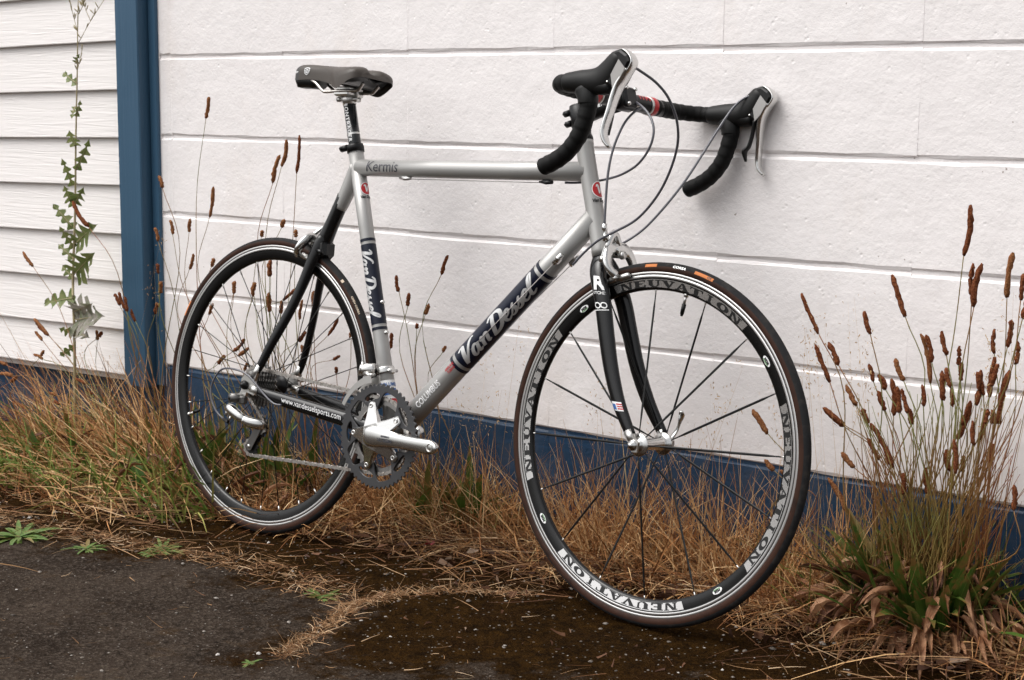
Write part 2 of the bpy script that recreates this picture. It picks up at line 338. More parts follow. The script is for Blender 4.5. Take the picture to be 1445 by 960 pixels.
def build_ground():
    X = np.concatenate([np.linspace(-120, -4, 14)[:-1], np.linspace(-4, -2.7, 10)[:-1], np.arange(-2.7, .9, .022), np.linspace(.9, 3, 16), np.linspace(3, 120, 14)[1:]])
    Y = np.concatenate([np.linspace(-120, -3, 14)[:-1], np.linspace(-3, -1.4, 14)[:-1], np.arange(-1.4, .12, .022), A(.2, .4)])
    V = []; E = []
    for y in Y:
        for x in X:
            near = -4 < x < 3 and y > -3
            V.append((x, y, ground_z(x, y) if near else gz(max(-6, min(6, x)))-.004)); E.append(edge_dist(x, y) if near else -1)
    nx = len(X); F = [(j*nx+i, j*nx+i+1, (j+1)*nx+i+1, (j+1)*nx+i) for j in range(len(Y)-1) for i in range(nx-1)]
    me = bpy.data.meshes.new('ground'); me.from_pydata(V, [], F); me.polygons.foreach_set('use_smooth', [True]*len(F))
    a = me.attributes.new('edge', 'FLOAT', 'POINT'); a.data.foreach_set('value', E)
    m = bpy.data.materials.new('mossy_asphalt'); m.use_nodes = True; t = m.node_tree; N = t.nodes; L = t.links; b = N['Principled BSDF']
    g = N.new('ShaderNodeNewGeometry'); at_ = N.new('ShaderNodeAttribute'); at_.attribute_name = 'edge'
    def noise(sc, det=5, rgh=.6):
        n = N.new('ShaderNodeTexNoise'); n.inputs['Scale'].default_value = sc; n.inputs['Detail'].default_value = det; n.inputs['Roughness'].default_value = rgh
        L.new(g.outputs['Position'], n.inputs['Vector']); return n.outputs[0]
    def vor(sc, out='Distance'):
        n = N.new('ShaderNodeTexVoronoi'); n.inputs['Scale'].default_value = sc; L.new(g.outputs['Position'], n.inputs['Vector']); return n.outputs[out]
    def mr(src, a, b_, c=0, d=1):
        r = N.new('ShaderNodeMapRange'); r.inputs[1].default_value = a; r.inputs[2].default_value = b_; r.inputs[3].default_value = c; r.inputs[4].default_value = d; L.new(src, r.inputs[0]); return r.outputs[0]
    def mth(op, a, c):
        x = N.new('ShaderNodeMath'); x.operation = op
        for k, v in ((0, a), (1, c)):
            if isinstance(v, (int, float)): x.inputs[k].default_value = v
            else: L.new(v, x.inputs[k])
        return x.outputs[0]
    def mix(f, a, c):
        x = N.new('ShaderNodeMix'); x.data_type = 'RGBA'
        if isinstance(f, (int, float)): x.inputs[0].default_value = f
        else: L.new(f, x.inputs[0])
        for k, v in ((6, a), (7, c)):
            if isinstance(v, tuple): x.inputs[k].default_value = (*v, 1)
            else: L.new(v, x.inputs[k])
        return x.outputs[2]
    # asphalt: dark binder, grey and pale aggregate, brown dust
    asp = mix(mr(noise(5, 6), .35, .65), (.026, .0185, .0138), (.062, .046, .035))
    agg = N.new('ShaderNodeTexVoronoi'); agg.inputs['Scale'].default_value = 210; L.new(g.outputs['Position'], agg.inputs['Vector'])
    sep = N.new('ShaderNodeSeparateColor'); L.new(agg.outputs['Color'], sep.inputs[0])
    asp = mix(mr(sep.outputs[0], .55, .95, 0, .6), asp, (.115, .091, .073))
    asp = mix(mth('MULTIPLY', mr(sep.outputs[1], .988, .992), mr(agg.outputs['Distance'], .45, .25)), asp, (.30, .275, .25))
    asp = mix(mr(noise(70, 4, .75), .52, .66, 0, .8), asp, (.012, .009, .007)); asp = mix(mr(noise(120, 4, .75), .58, .70, 0, .75), asp, (.17, .138, .112)); asp = mix(mr(noise(14, 5, .7), .58, .74, 0, .6), asp, (.075, .043, .018))
    # moss: brown-black cushions with olive lights and grit
    moss = mix(mr(noise(26, 7, .7), .36, .66), (.010, .0046, .0010), (.040, .0185, .0036))
    moss = mix(mr(noise(7, 4), .50, .68, 0, .7), moss, (.024, .0105, .003))
    moss = mix(mr(noise(90, 5, .8), .50, .62, 0, .75), moss, (.0045, .002, .0006)); moss = mix(mr(noise(140, 3), .55, .75, 0, .6), moss, (.058, .031, .010))
    g2 = N.new('ShaderNodeTexVoronoi'); g2.inputs['Scale'].default_value = 130; L.new(g.outputs['Position'], g2.inputs['Vector'])
    s2 = N.new('ShaderNodeSeparateColor'); L.new(g2.outputs['Color'], s2.inputs[0])
    moss = mix(mth('MULTIPLY', mr(s2.outputs[0], .90, .92), mr(g2.outputs['Distance'], .34, .18)), moss, (.20, .18, .155))
    e2 = mth('ADD', at_.outputs['Fac'], mr(noise(6, 8, .78), .2, .8, -.30, .30))
    base = mix(mr(e2, -.09, .05), asp, moss)
    # litter and soil near the wall
    sx = N.new('ShaderNodeSeparateXYZ'); L.new(g.outputs['Position'], sx.inputs[0])
    wy = mth('ADD', sx.outputs[1], mr(noise(8, 5), .25, .75, -.12, .12))
    base = mix(mr(wy, -.30, -.12), base, mix(mr(noise(45, 6, .75), .35, .7), (.009, .004, .002), (.052, .022, .010)))
    L.new(base, b.inputs['Base Color']); b.inputs['Roughness'].default_value = .92; b.inputs['Specular IOR Level'].default_value = .03
    prev = None
    for src, d in ((noise(45, 6, .8), .016), (agg.outputs['Distance'], .0040), (noise(230, 3), .0030)):
        bp = N.new('ShaderNodeBump'); bp.inputs['Distance'].default_value = d; bp.inputs['Strength'].default_value = .9; L.new(src, bp.inputs['Height'])
        if prev: L.new(prev.outputs[0], bp.inputs['Normal'])
        prev = bp
    L.new(prev.outputs[0], b.inputs['Normal'])
    me.materials.append(m); o = bpy.data.objects.new('ground', me); col.objects.link(o); o['kind'] = 'structure'
    tag(o, 'cracked dark asphalt with brown moss and grit in front of the walls')
    return o
build_ground()

# ================================================================== concrete block wall
ZA, X0, BL, BH = 1.0747, -1.7883, .4064, .2032
WX0, WX1 = -1.842, 2.6
def block_mesh(wd, seed, blue):
    r = random.Random(seed); mb = MB(); g = .0003; hw, hh = wd/2-g, BH/2; n = 7
    ys = [(-hh+.0030, .004), (-hh+.0040, .0006), (-hh+.0085, -.0022), (hh-.0085, -.0022), (hh-.0040, .0006), (hh-.0030, .004)]
    rows = []
    drift = [r.uniform(-.0012, .0012) for _ in range(2)]
    for z, y in ys:
        row = []
        for i in range(n):
            x = -hw+2*hw*i/(n-1); lo = z < 0
            j = (drift[0] if lo else drift[1])+r.uniform(-.0019, .0019)
            row.append((x, y+(r.uniform(-.0006, .0006) if y < 0 else 0), z+j))
        rows.append(row)
    V = [p for q in rows for p in q]; F = [(k*n+i, k*n+i+1, (k+1)*n+i+1, (k+1)*n+i) for k in range(len(ys)-1) for i in range(n-1)]
    mb.add(V, F, 0, False)
    for s_, i in ((-1, 0), (1, n-1)):                 # end returns
        e = [rows[k][i] for k in range(len(ys))]; mb.add(e+[(p[0], .004, p[2]) for p in e], [(k, k+1, len(e)+k+1, len(e)+k) for k in range(len(e)-1)], 0, False)
    me = mb.mesh('block', M['blue_wall'] if blue else M['white_wall'])
    return me
bw = empty('block_wall', (.4, .0, 0)); tag(bw, 'white painted concrete block wall with dark blue bottom course behind the bicycle', 'wall')
lib = {}
def place_block(x0, x1, zc, blue):
    wd = round(x1-x0, 4); key = (wd, random.randrange(6), blue)
    if key not in lib: lib[key] = block_mesh(wd, hash(key) & 0xffff, blue)
    o = bpy.data.objects.new('block', lib[key]); col.objects.link(o); o.parent = bw
    o.location = ((x0+x1)/2-.4, random.uniform(-.0003, .0003), zc)
for i in range(-6, 7):
    zc = ZA-BH*(i+.5); blue = i >= 4
    place_block(WX0, X0, zc, blue)
    k = 0
    while X0+k*BL < WX1: place_block(X0+k*BL, X0+(k+1)*BL, zc, blue); k += 1
for blue in (False, True):
    mb = MB(); z0, z1 = (-.5, ZA-4*BH+.004) if blue else (ZA-4*BH+.004, ZA+6*BH)
    xe = X0+BL*11
    mb.box(((WX0+xe)/2-.4, .10, (z0+z1)/2), (xe-WX0, .196, z1-z0))
    for k in range(0, 11):
        for i in range(-6, 7):
            if (i >= 4) == blue: mb.box((X0+k*BL-.4, -.0003, ZA-BH*(i+.5)), (.0032, .0036, BH-.018))
    obj('mortar', mb, M['blue_wall'] if blue else M['white_wall'], bw)

# ================================================================== clapboard wall with blue corner trim
cw = empty('clapboard_wall', (-2.6, 0, 0)); tag(cw, 'white clapboard wall with dark blue corner trim left of the block wall', 'wall')
SL = .0206; XR, XL = -1.955, -4.3
bots = [1.118+.127*k for k in range(8, 0, -1)]+[1.118, .991, .865, .738, .607, .477, .346, .221]
for i, zr in enumerate(bots):
    top = (bots[i-1] if i else zr+.127)+.012
    mb = MB(); n = 6; V = []
    for j in range(n):
        x = XR+(XL-XR)*j/(n-1); dz = SL*(x+1.987); wv = random.uniform(-.0007, .0007)
        for y, z in ((-.0105, top), (-.0245, zr+.0020+wv), (-.0238, zr+wv), (-.012, zr+wv), (-.002, top)): V.append((x+2.6, y, z+dz))
    F = [(j*5+k, j*5+(k+1) % 5, (j+1)*5+(k+1) % 5, (j+1)*5+k) for j in range(n-1) for k in range(5)]+[(0, 1, 2, 3, 4)]
    mb.add(V, F, 0, False); obj('clapboard', mb, M['white_wood'], cw)
mb = MB(); mb.box((-.53, .02, 1.2), (2.35, .03, 2.4)); mb.v = [(x, y, z if z > 0 else .20+SL*(x-.6)) for x, y, z in mb.v]; obj('sheathing', mb, M['white_wood'], cw)
mb = MB(); mb.box((.6885-.0+.0, -.0125, 1.25), (.091, .065, 2.1), bev=.003); obj('trim_board', mb, M['blue_wood'], cw)
mb = MB(); mb.box((.7505, .0035, 1.25), (.031, .031, 2.09), bev=.003); obj('trim_board', mb, M['blue_wood'], cw)
mb = MB(); mb.box((.762, .012, 1.25), (.012, .03, 2.09)); obj('caulk_strip', mb, M['white_wall'], cw)
mb = MB(); mb.box((-.47, .13, .02), (2.45, .2, .60)); obj('foundation', mb, M['blue_wall'], cw)

# ================================================================== lettering helpers
def font_mesh(body, size=1.0, bold=0.0, shear=0.0, sx=1.0, spacing=1.0, align='CENTER', slice_v=None, slice_u=None):
    cu = bpy.data.curves.new('lettering', 'FONT'); cu.body = body; cu.size = size; cu.offset = bold; cu.shear = shear
    cu.align_x = align; cu.align_y = 'CENTER'; cu.space_character = spacing; cu.fill_mode = 'FRONT'; cu.resolution_u = 3
    ob = bpy.data.objects.new('lettering', cu); col.objects.link(ob)
    dg = bpy.context.evaluated_depsgraph_get(); me = bpy.data.meshes.new_from_object(ob.evaluated_get(dg))
    bm = bmesh.new(); bm.from_mesh(me)
    for v in bm.verts: v.co.x *= sx
    bmesh.ops.triangulate(bm, faces=bm.faces)
    for step, ax_ in ((slice_v, 1), (slice_u, 0)):
        if not step or not bm.verts: continue
        lo = min(v.co[ax_] for v in bm.verts); hi = max(v.co[ax_] for v in bm.verts); q = lo+step
        while q < hi:
            nv = [0, 0, 0]; nv[ax_] = 1; cv = [0, 0, 0]; cv[ax_] = q
            bmesh.ops.bisect_plane(bm, geom=bm.verts[:]+bm.edges[:]+bm.faces[:], plane_co=cv, plane_no=nv); q += step
    bmesh.ops.triangulate(bm, faces=bm.faces)
    V = [(v.co.x, v.co.y) for v in bm.verts]; bm.verts.index_update(); F = [tuple(v.index for v in f.verts) for f in bm.faces]
    bm.free(); bpy.data.objects.remove(ob); bpy.data.curves.remove(cu); bpy.data.meshes.remove(me)
    return V, F
def strokes_mesh(strokes, n=6):          # pen strokes: list of (points, widths) -> ribbons in the plane
    V = []; F = []
    for pts, wd in strokes:
        P = np.array(pts, float); W_ = np.repeat(wd, len(P)) if np.isscalar(wd) else np.array(wd, float)
        Q = smooth(np.c_[P, W_], n); T = np.gradient(Q[:, :2], axis=0); o = len(V)
        for (x, y, w_), t in zip(Q, T):
            k = math.hypot(*t) or 1; nx, ny = -t[1]/k*w_/2, t[0]/k*w_/2; V += [(x+nx, y+ny), (x, y), (x-nx, y-ny)]
        for i in range(len(Q)-1): F += [(o+3*i, o+3*i+1, o+3*i+4, o+3*i+3), (o+3*i+1, o+3*i+2, o+3*i+5, o+3*i+4)]
    return V, F
def mapped(VF, fn, su=1, sv=1, du=0, dv=0):
    V, F = VF; mb = MB(); mb.add([fn(u*su+du, v*sv+dv) for u, v in V], F, 0, True); return mb
def tube_map(P0, P1, r, phi0=0.0, lift=.0003, flip=False):
    # u runs P0->P1 measured from the middle; v is arc length round the tube; phi 0 faces the drive side (-y)
    P0, P1 = A(*P0), A(*P1); a = nrm(P1-P0); mid = (P0+P1)/2; side = nrm(A(0, -1, 0)-a*np.dot(A(0, -1, 0), a)); up = np.cross(a, -side)
    def fn(u, v):
        ph = phi0+v/r
        return mid+a*u+(side*math.cos(ph)+up*math.sin(ph))*(r+lift)
    return fn

# ================================================================== bicycle
bike = empty('bicycle'); tag(bike, 'silver and black road bicycle without pedals leaning on the white block wall', 'bicycle')
bike.matrix_world = Matrix([[*BIKE[i], BO[i]] for i in range(3)]+[[0, 0, 0, 1]])
RW = .334; WB = 1.0377; BBX, BBZ = .397, .2687; HA = math.radians(73)
AXD = A(-math.cos(HA), 0, math.sin(HA)); AXP = A(WB, 0, RW)-.043*A(math.sin(HA), 0, math.cos(HA))
def axz(z, off=0): return AXP+AXD*((z-AXP[2])/AXD[2])+off*A(math.sin(HA), 0, math.cos(HA))
ST = Matrix.Translation(Vector(AXP))@Matrix.Rotation(-.0544, 4, Vector(AXD))@Matrix.Translation(-Vector(AXP))
STn = np.array(ST)[:3, :3]; STo = np.array(ST)[:3, 3]
def fk(px, py, y):                       # photo pixel -> unsteered fork coordinates on the plane y
    d = STn.T@(BIKE.T@ray(px, py)); c = STn.T@(BIKE.T@(CAM-BO)-STo); k = (y-c[1])/d[1]; return c+k*d
def part(name, mb, mats, parent=None, steer=False):
    return obj(name, mb, mats, parent or bike, ST if steer else None)

# ---- frame
def sx(z): return BBX-(z-BBZ)*(BBX-.219)/(.8516-BBZ)          # seat tube axis
mb = MB()
mb.tube([(sx(z), 0, z) for z in (BBZ, .45, .70, .868)], [.0172, .0160, .0160, .0168], 28)
mb.tube([(sx(.829)+.004, 0, .829), (.45, 0, .8295), (.65, 0, .8300), axz(.831)], [.0180, .0186, .0188, .0188], 28)
DT0, DT1 = A(BBX, 0, BBZ), axz(.745, -.002)
mb.tube([DT0, DT0*.75+DT1*.25, DT0*.3+DT1*.7, DT1], [.0225, .0235, .0232, .0215], 30, rb=[.0225, .0232, .0226, .0205])
h0, h1 = axz(.672), axz(.8895)
mb.tube([h0, axz(.684), axz(.692), axz(.78), axz(.872), axz(.880), h1], [.0186, .0188, .0176, .0172, .0174, .0184, .0184], 30)
mb.lathe([(.0, -.036), (.0205, -.036), (.0215, -.033), (.0215, .033), (.0205, .036), (0, .036)], (BBX, 0, BBZ), seg=30)
# lug at the seat cluster flowing into the single stay
mb.tube([(sx(.835)-.002, 0, .835), (.208, 0, .795), (.1925, 0, .762), (.181, 0, .741)], [.0165, .0155, .0150, .0146], 20, rb=[.012, .0175, .0172, .0160], n=4)
frame = part('frame', mb, M['silver'])
# carbon stays
mb = MB(); mb.tube([(.192, 0, .766), (.178, 0, .738), (.158, 0, .698), (.141, 0, .664)], [.0152, .0150, .0155, .0185], 20, rb=[.0165, .0160, .0165, .018], n=4)
mono = part('single_seatstay', mb, M['carbon'], frame)
mb = MB(); mb.box((.150, 0, .648), (.026, .040, .040), bev=.008); mb.tube([(.143, -.021, .646), (.163, -.026, .640)], .0048, 12, mat=0); part('brake_bridge', mb, M['carbon'], frame)
for s in (-1, 1):
    mb = MB(); mb.tube([(.148, s*.008, .676), (.136, s*.017, .640), (.113, s*.025, .573), (.0955, s*.035, .520), (.078, s*.0447, .476), (.058, s*.055, .430), (.039, s*.0612, .3865), (.022, s*.0640, .358)],
            [.0095, .0100, .0092, .0085, .0085, .0082, .0076, .0070], 16, rb=[.013, .015, .0122, .0112, .0110, .0105, .0095, .0085], n=4)
    part('seatstay', mb, M['carbon'], frame)
    mb = MB(); mb.tube([(.022, s*.0635, .327), (.06, s*.061, .3195), (.11, s*.056, .3125), (.22, s*.0455, .2995), (.31, s*.0365, .2880), (.392, s*.024, .2720)],
            [.0072, .0084, .0090, .0100, .0100, .0105], 16, rb=[.0095, .0125, .0145, .0160, .0165, .0160], n=4)
    part('chainstay', mb, M['carbon'], frame)
    mb = MB(); y0 = s*.0655
    mb.prism([(-.014, .348), (.004, .362), (.026, .372), (.034, .362), (.028, .345), (.036, .330), (.030, .314), (.008, .318), (-.012, .322)], y0-.0035, y0+.0035, 0, False)
    mb.tube([(.036, s*.0617, .381), (.020, s*.0645, .352)], [.0080, .0085], 14); mb.tube([(.040, s*.0628, .3235), (.016, s*.0645, .329)], [.0105, .0095], 14)
    if s < 0: mb.prism([(-.012, .322), (.006, .318), (-.002, .300), (-.016, .296), (-.022, .306)], y0-.004, y0+.003, 0, False)
    part('dropout', mb, M['alloy_dull'], frame)
# decals
def ring_band(P0, P1, ra, rb_, t0, t1, lift=.00035, n=8):
    P0, P1 = A(*P0), A(*P1); mb = MB(); L_ = np.linspace(t0, t1, n); return mb.tube([P0+(P1-P0)*t for t in L_], [ra+(rb_-ra)*(t-t0)/(t1-t0)+lift for t in L_], 40, caps=False)
dtl = np.linalg.norm(DT1-DT0)
def dt_r(t): return np.interp(t, [0, .25, .7, 1], [.0225, .0235, .0232, .0215])
tA = (.560-BBX)/(DT1[0]-BBX); tB = (.764-BBX)/(DT1[0]-BBX)
for a_, b_ in ((tA, tA+.012), (tA+.024, tB-.024), (tB-.012, tB)):
    part('decal_band', ring_band(DT0, DT1, max(dt_r(a_), .0232), max(dt_r(b_), .0232), a_, b_), M['navy'], frame)
S0, S1 = A(sx(.25), 0, .25), A(sx(.87), 0, .87)
def st_t(z): return (z-.25)/.62
for a_, b_ in ((.676, .670), (.664, .497), (.491, .485)):
    part('decal_band', ring_band(S0, S1, .0162, .0162, st_t(a_), st_t(b_), .0004), M['navy'], frame)
SCR = []                                  # brush-script "Van Dessel" as pen strokes
def L_(dx, strokes): 
    for p, wd in strokes: SCR.append(([(x+dx, y) for x, y in p], wd))
TH = .15
def g_e(dx): L_(dx, [([(.02, .22), (.22, .30), (.30, .46), (.19, .54), (.06, .38), (.06, .14), (.20, .02), (.36, .12)], [.07, .09, .11, .12, .15, .15, .12, .06])])
def g_s(dx): L_(dx, [([(-.02, .06), (.12, .30), (.21, .56)], [.06, .09, .08]), ([(.20, .55), (.15, .42), (.26, .26), (.24, .08), (.10, .02), (.02, .08)], [.08, .13, .16, .14, .10, .07])])
L_(0, [([(-.10, .86), (.02, 1.0), (.12, .94), (.16, .55), (.18, .04)], [.08, .13, .17, .19, .16]), ([(.18, .03), (.36, .45), (.50, .86), (.62, 1.02), (.74, .98)], [.10, .12, .13, .14, .08])])
L_(.56, [([(.30, .46), (.16, .54), (.05, .36), (.05, .10), (.16, .03), (.28, .22), (.33, .50)], [.10, .12, .15, .15, .10, .09, .12]), ([(.33, .52), (.32, .18), (.38, .03), (.50, .12)], [.15, .16, .12, .06])])
L_(1.04, [([(.0, .38), (.08, .53), (.12, .40), (.12, .03)], [.06, .11, .15, .15]), ([(.12, .20), (.24, .48), (.36, .50), (.38, .30), (.38, .06), (.50, .10)], [.08, .11, .15, .16, .13, .06])])
L_(1.74, [([(.10, .98), (.08, .5), (.04, .02)], [.17, .19, .18]), ([(-.16, .80), (-.06, .98), (.12, 1.0), (.36, .94), (.54, .72), (.54, .40), (.40, .12), (.16, .02), (-.06, .03)], [.08, .13, .15, .17, .19, .19, .17, .14, .12])])
g_e(2.36); g_s(2.72); g_s(3.06); g_e(3.38)
L_(3.74, [([(.0, .10), (.20, .55), (.24, .98), (.12, 1.0), (.08, .5), (.10, .08), (.22, .02), (.36, .12)], [.06, .09, .11, .12, .15, .15, .12, .06])])
SCR = [([(x+.30*y, y) for x, y in p], wd) for p, wd in SCR]
scr = strokes_mesh(SCR, 5)
cx_ = (min(v[0] for v in scr[0])+max(v[0] for v in scr[0]))/2; scr = ([(x-cx_, y-.5) for x, y in scr[0]], scr[1])
scw = max(v[0] for v in scr[0])*2
midb = (tA+tB)/2; half = (tB-tA)*dtl/2
fn = tube_map(DT0+(DT1-DT0)*midb-nrm(DT1-DT0)*.1, DT0+(DT1-DT0)*midb+nrm(DT1-DT0)*.1, .0236, -.30, .0007)
k_ = (half*2-.050)/scw
part('lettering', mapped(scr, fn, k_, k_*.64), M['decal_silver'], frame)
za, zb_ = .664, .497; zm = (za+zb_)/2; sdir = nrm(S0-S1)
Pm = A(sx(zm), 0, zm); fn = tube_map(Pm-sdir*.1, Pm+sdir*.1, .0162, .12, .0008)
# reading downwards, tops of the letters to the front of the tube
k_ = .150/scw; part('lettering', mapped(scr, fn, k_, k_*.78), M['decal_silver'], frame)
pm = A(.3125, 0, .8293); fn = tube_map(pm-A(.1, 0, 0), pm+A(.1, 0, 0), .0184, .05, .0005)
part('lettering', mapped(font_mesh('Kermis', .034, 0, .12, .95, 1.0, slice_v=.003), fn), M['decal_grey'], frame)
tC = (.498-BBX)/(DT1[0]-BBX); Pm = DT0+(DT1-DT0)*tC; ad = nrm(DT1-DT0)
fn = tube_map(Pm-ad*.1, Pm+ad*.1, .0235, -.22, .0006)
part('lettering', mapped(font_mesh('COLUMBUS', .0185, .0004, 0, .80, 1.02, slice_v=.003), fn), M['decal_white'], frame)
tC = (.556-BBX-.002)/(DT1[0]-BBX); Pm = DT0+(DT1-DT0)*tC; fn = tube_map(Pm-ad*.1, Pm+ad*.1, .0235, -.10, .0006)
part('lettering', mapped(font_mesh('AIRPLANE\nTUBING', .0075, .0002, 0, .8, slice_v=.003), fn), M['red'], frame)
# sticker at the foot of the seat tube
Pm = A(sx(.352), 0, .352); 
def patch(fn, u0, u1, v0, v1, nu=4, nv=10):
    mb = MB(); V = [fn(u0+(u1-u0)*i/nu, v0+(v1-v0)*j/nv) for i in range(nu+1) for j in range(nv+1)]
    return mb.add(V, [(i*(nv+1)+j, i*(nv+1)+j+1, (i+1)*(nv+1)+j+1, (i+1)*(nv+1)+j) for i in range(nu) for j in range(nv)], 0, True)
fz = tube_map(Pm-sdir*.1, Pm+sdir*.1, .0166, .0, .0006)
fzt = tube_map(Pm-sdir*.1, Pm+sdir*.1, .0166, .0, .0010)
part('sticker', patch(fz, -.030, .020, -.002, .040), M['decal_white'], frame)
part('sticker', patch(fzt, -.012, .002, -.002, .040), M['blue_dec'], frame)
part('sticker', patch(fzt, .010, .020, .008, .036), M['red'], frame)
vert = lambda V: ([(-y, x) for x, y in V[0]], V[1])
part('lettering', mapped(vert(font_mesh('COLUMBUS', .0105, .0003, 0, .85, slice_u=.003)), tube_map(Pm-sdir*.1, Pm+sdir*.1, .0166, .0, .0013), 1, 1, -.020, .020), M['blue_dec'], frame)
part('lettering', mapped(vert(font_mesh('AIRPLANE', .0085, .0002, 0, .85, slice_u=.003)), tube_map(Pm-sdir*.1, Pm+sdir*.1, .0166, .0, .0014), 1, 1, -.005, .020), M['red'], frame)
# round red badges on the front of head tube and seat tube
def badge(fn, rad, caption=None):
    n = 36; V = []; F = []
    for q, rr in enumerate((0, .25, .5, .75, 1.0)):
        for j in range(n): V.append((rad*rr*math.cos(2*math.pi*j/n), rad*rr*math.sin(2*math.pi*j/n)))
    for q in range(4):
        for j in range(n): F.append((q*n+j, q*n+(j+1) % n, (q+1)*n+(j+1) % n, (q+1)*n+j))
    part('badge', mapped((V, F), fn), M['red'], frame)
    f2 = lambda u, v: fn(u, v)
    vs_ = strokes_mesh([([(.28, -.55), (.45, -.62), (.42, -.2), (.38, .55)], [.08, .2, .24, .2]), ([(.38, .55), (-.15, .1), (-.55, -.30), (-.62, -.52)], [.14, .2, .2, .1])], 5)
    return vs_
hz = .792; Pm = axz(hz); up_ = AXD
# front-facing map on the head tube (phi 90 degrees towards the front)
def front_map(P0, P1, r, lift): 
    P0, P1 = A(*P0), A(*P1); a = nrm(P1-P0); mid = (P0+P1)/2; f = nrm(A(1, 0, 0)-a*a[0]); sd_ = A(0, -1, 0)
    return lambda u, v: mid+a*v+(f*math.cos(u/r)-sd_*math.sin(u/r))*(r+lift)     # u to the rider's left, v up the tube
def put_badge(fm, fm2, rad, caption):
    n = 36; V = []; F = []
    for q, rr in enumerate((.02, .25, .5, .75, 1.0)):
        for j in range(n): V.append((rad*rr*math.cos(2*math.pi*j/n), rad*rr*math.sin(2*math.pi*j/n)))
    for q in range(4):
        for j in range(n): F.append((q*n+j, q*n+(j+1) % n, (q+1)*n+(j+1) % n, (q+1)*n+j))
    part('badge', mapped((V, F), fm), M['red'], frame)
    ring = ([(rad*k*math.cos(2*math.pi*j/n), rad*k*math.sin(2*math.pi*j/n)) for k in (1.0, 1.10) for j in range(n)], [(j, (j+1) % n, n+(j+1) % n, n+j) for j in range(n)])
    part('badge_rim', mapped(ring, fm), M['decal_white'], frame)
    vs_ = strokes_mesh([([(-.50, .34), (-.38, .56), (-.22, .50), (-.16, .10), (-.10, -.52)], [.10, .2, .26, .28, .24]), ([(-.10, -.52), (.16, -.05), (.34, .44), (.56, .56)], [.16, .2, .22, .12])], 5)
    part('lettering', mapped(vs_, fm2, rad, rad), M['decal_white'], frame)
    part('lettering', mapped(font_mesh(caption, rad*.62, .0004, .2, .9, slice_u=.003), fm2, 1, 1, 0, -rad*1.42), M['decal_black'], frame)
put_badge(front_map(axz(.77), axz(.815), .0173, .0006), front_map(axz(.77), axz(.815), .0173, .0011), .0150, 'Van Dessel')
put_badge(front_map((sx(.76), 0, .76), (sx(.80), 0, .80), .0162, .0005), front_map((sx(.76), 0, .76), (sx(.80), 0, .80), .0162, .0010), .0130, 'Van Dessel')
# web address along the drive-side chainstay
c0, c1 = A(.112, -.0656, .3150), A(.295, -.0482, .2942)
part('lettering', mapped(font_mesh('www.vandesselsports.com', .0178, .00005, 0, .90, 1.0), lambda u, v: (c0+c1)/2+nrm(c1-c0)*u+A(0, -.0006, 1)*v+A(0, -.0032-.0*v, 0)), M['decal_white'], frame)
# bottle bosses and cable stops
for z in (.545, .482):
    mb = MB(); q = A(sx(z)+.0165, 0, z); mb.lathe([(0, .006), (.0035, .006), (.0048, .003), (.0048, -.002)], q, A(1, 0, .3), 12); part('bottle_boss', mb, M['alloy'], frame)
for x in (.372, .745):
    mb = MB(); mb.tube([(x-.016, -.006, .8085), (x, -.006, .8075), (x+.016, -.006, .8085)], [.002, .0042, .0036], 10); mb.box((x, -.006, .8105), (.016, .006, .006), bev=.001); part('cable_stop', mb, M['alloy_dull'] if x < .5 else M['black_metal'], frame)
for yy in (-.027, .026):
    q = DT0+ad*(dtl*.845)+A(.012, 0, -.012); q = A(q[0], yy*.9, q[2])
    mb = MB(); mb.box(q, (.018, .009, .011), R=[[ad[0], 0, -ad[2]], [0, 1, 0], [ad[2], 0, ad[0]]], bev=.002)
    mb.tube([q-ad*.010+A(0, yy*.12, 0), q+ad*.016+A(0, yy*.12, 0)], [.0052, .0046], 12); mb.lathe([(.0, -.003), (.0056, -.003), (.0056, .003), (0, .003)], q+ad*.004+A(0, yy*.12, 0), ad, 12)
    part('cable_adjuster', mb, M['alloy'], frame)
    b0 = A(BBX-.03, yy*.55, BBZ-.024)
    mb = MB(); mb.tube([q+A(0, yy*.12, 0)-ad*.01, b0], .0008, 6); part('derailleur_wire', mb, M['wire'], frame)
mb = MB(); mb.tube([(.372, -.006, .8070), (.745, -.006, .8070)], .0008, 6); part('brake_wire', mb, M['wire'], frame)
mb = MB(); mb.lathe([(.0, 0), (.0188, 0), (.0190, .012), (.0178, .0165), (.0138, .0170)], (sx(.862), 0, .862), S1-S0, 30); 
mb.tube([(sx(.870)-.030, -.012, .8665), (sx(.870)-.012, -.012, .8705)], .0068, 14); mb.tube([(sx(.870)-.030, .012, .8665), (sx(.870)-.012, .012, .8705)], .0068, 14); mb.tube([(sx(.870)-.026, -.020, .868), (sx(.870)-.026, .018, .868)], .0040, 12)
part('seat_collar', mb, M['black_metal'], frame)

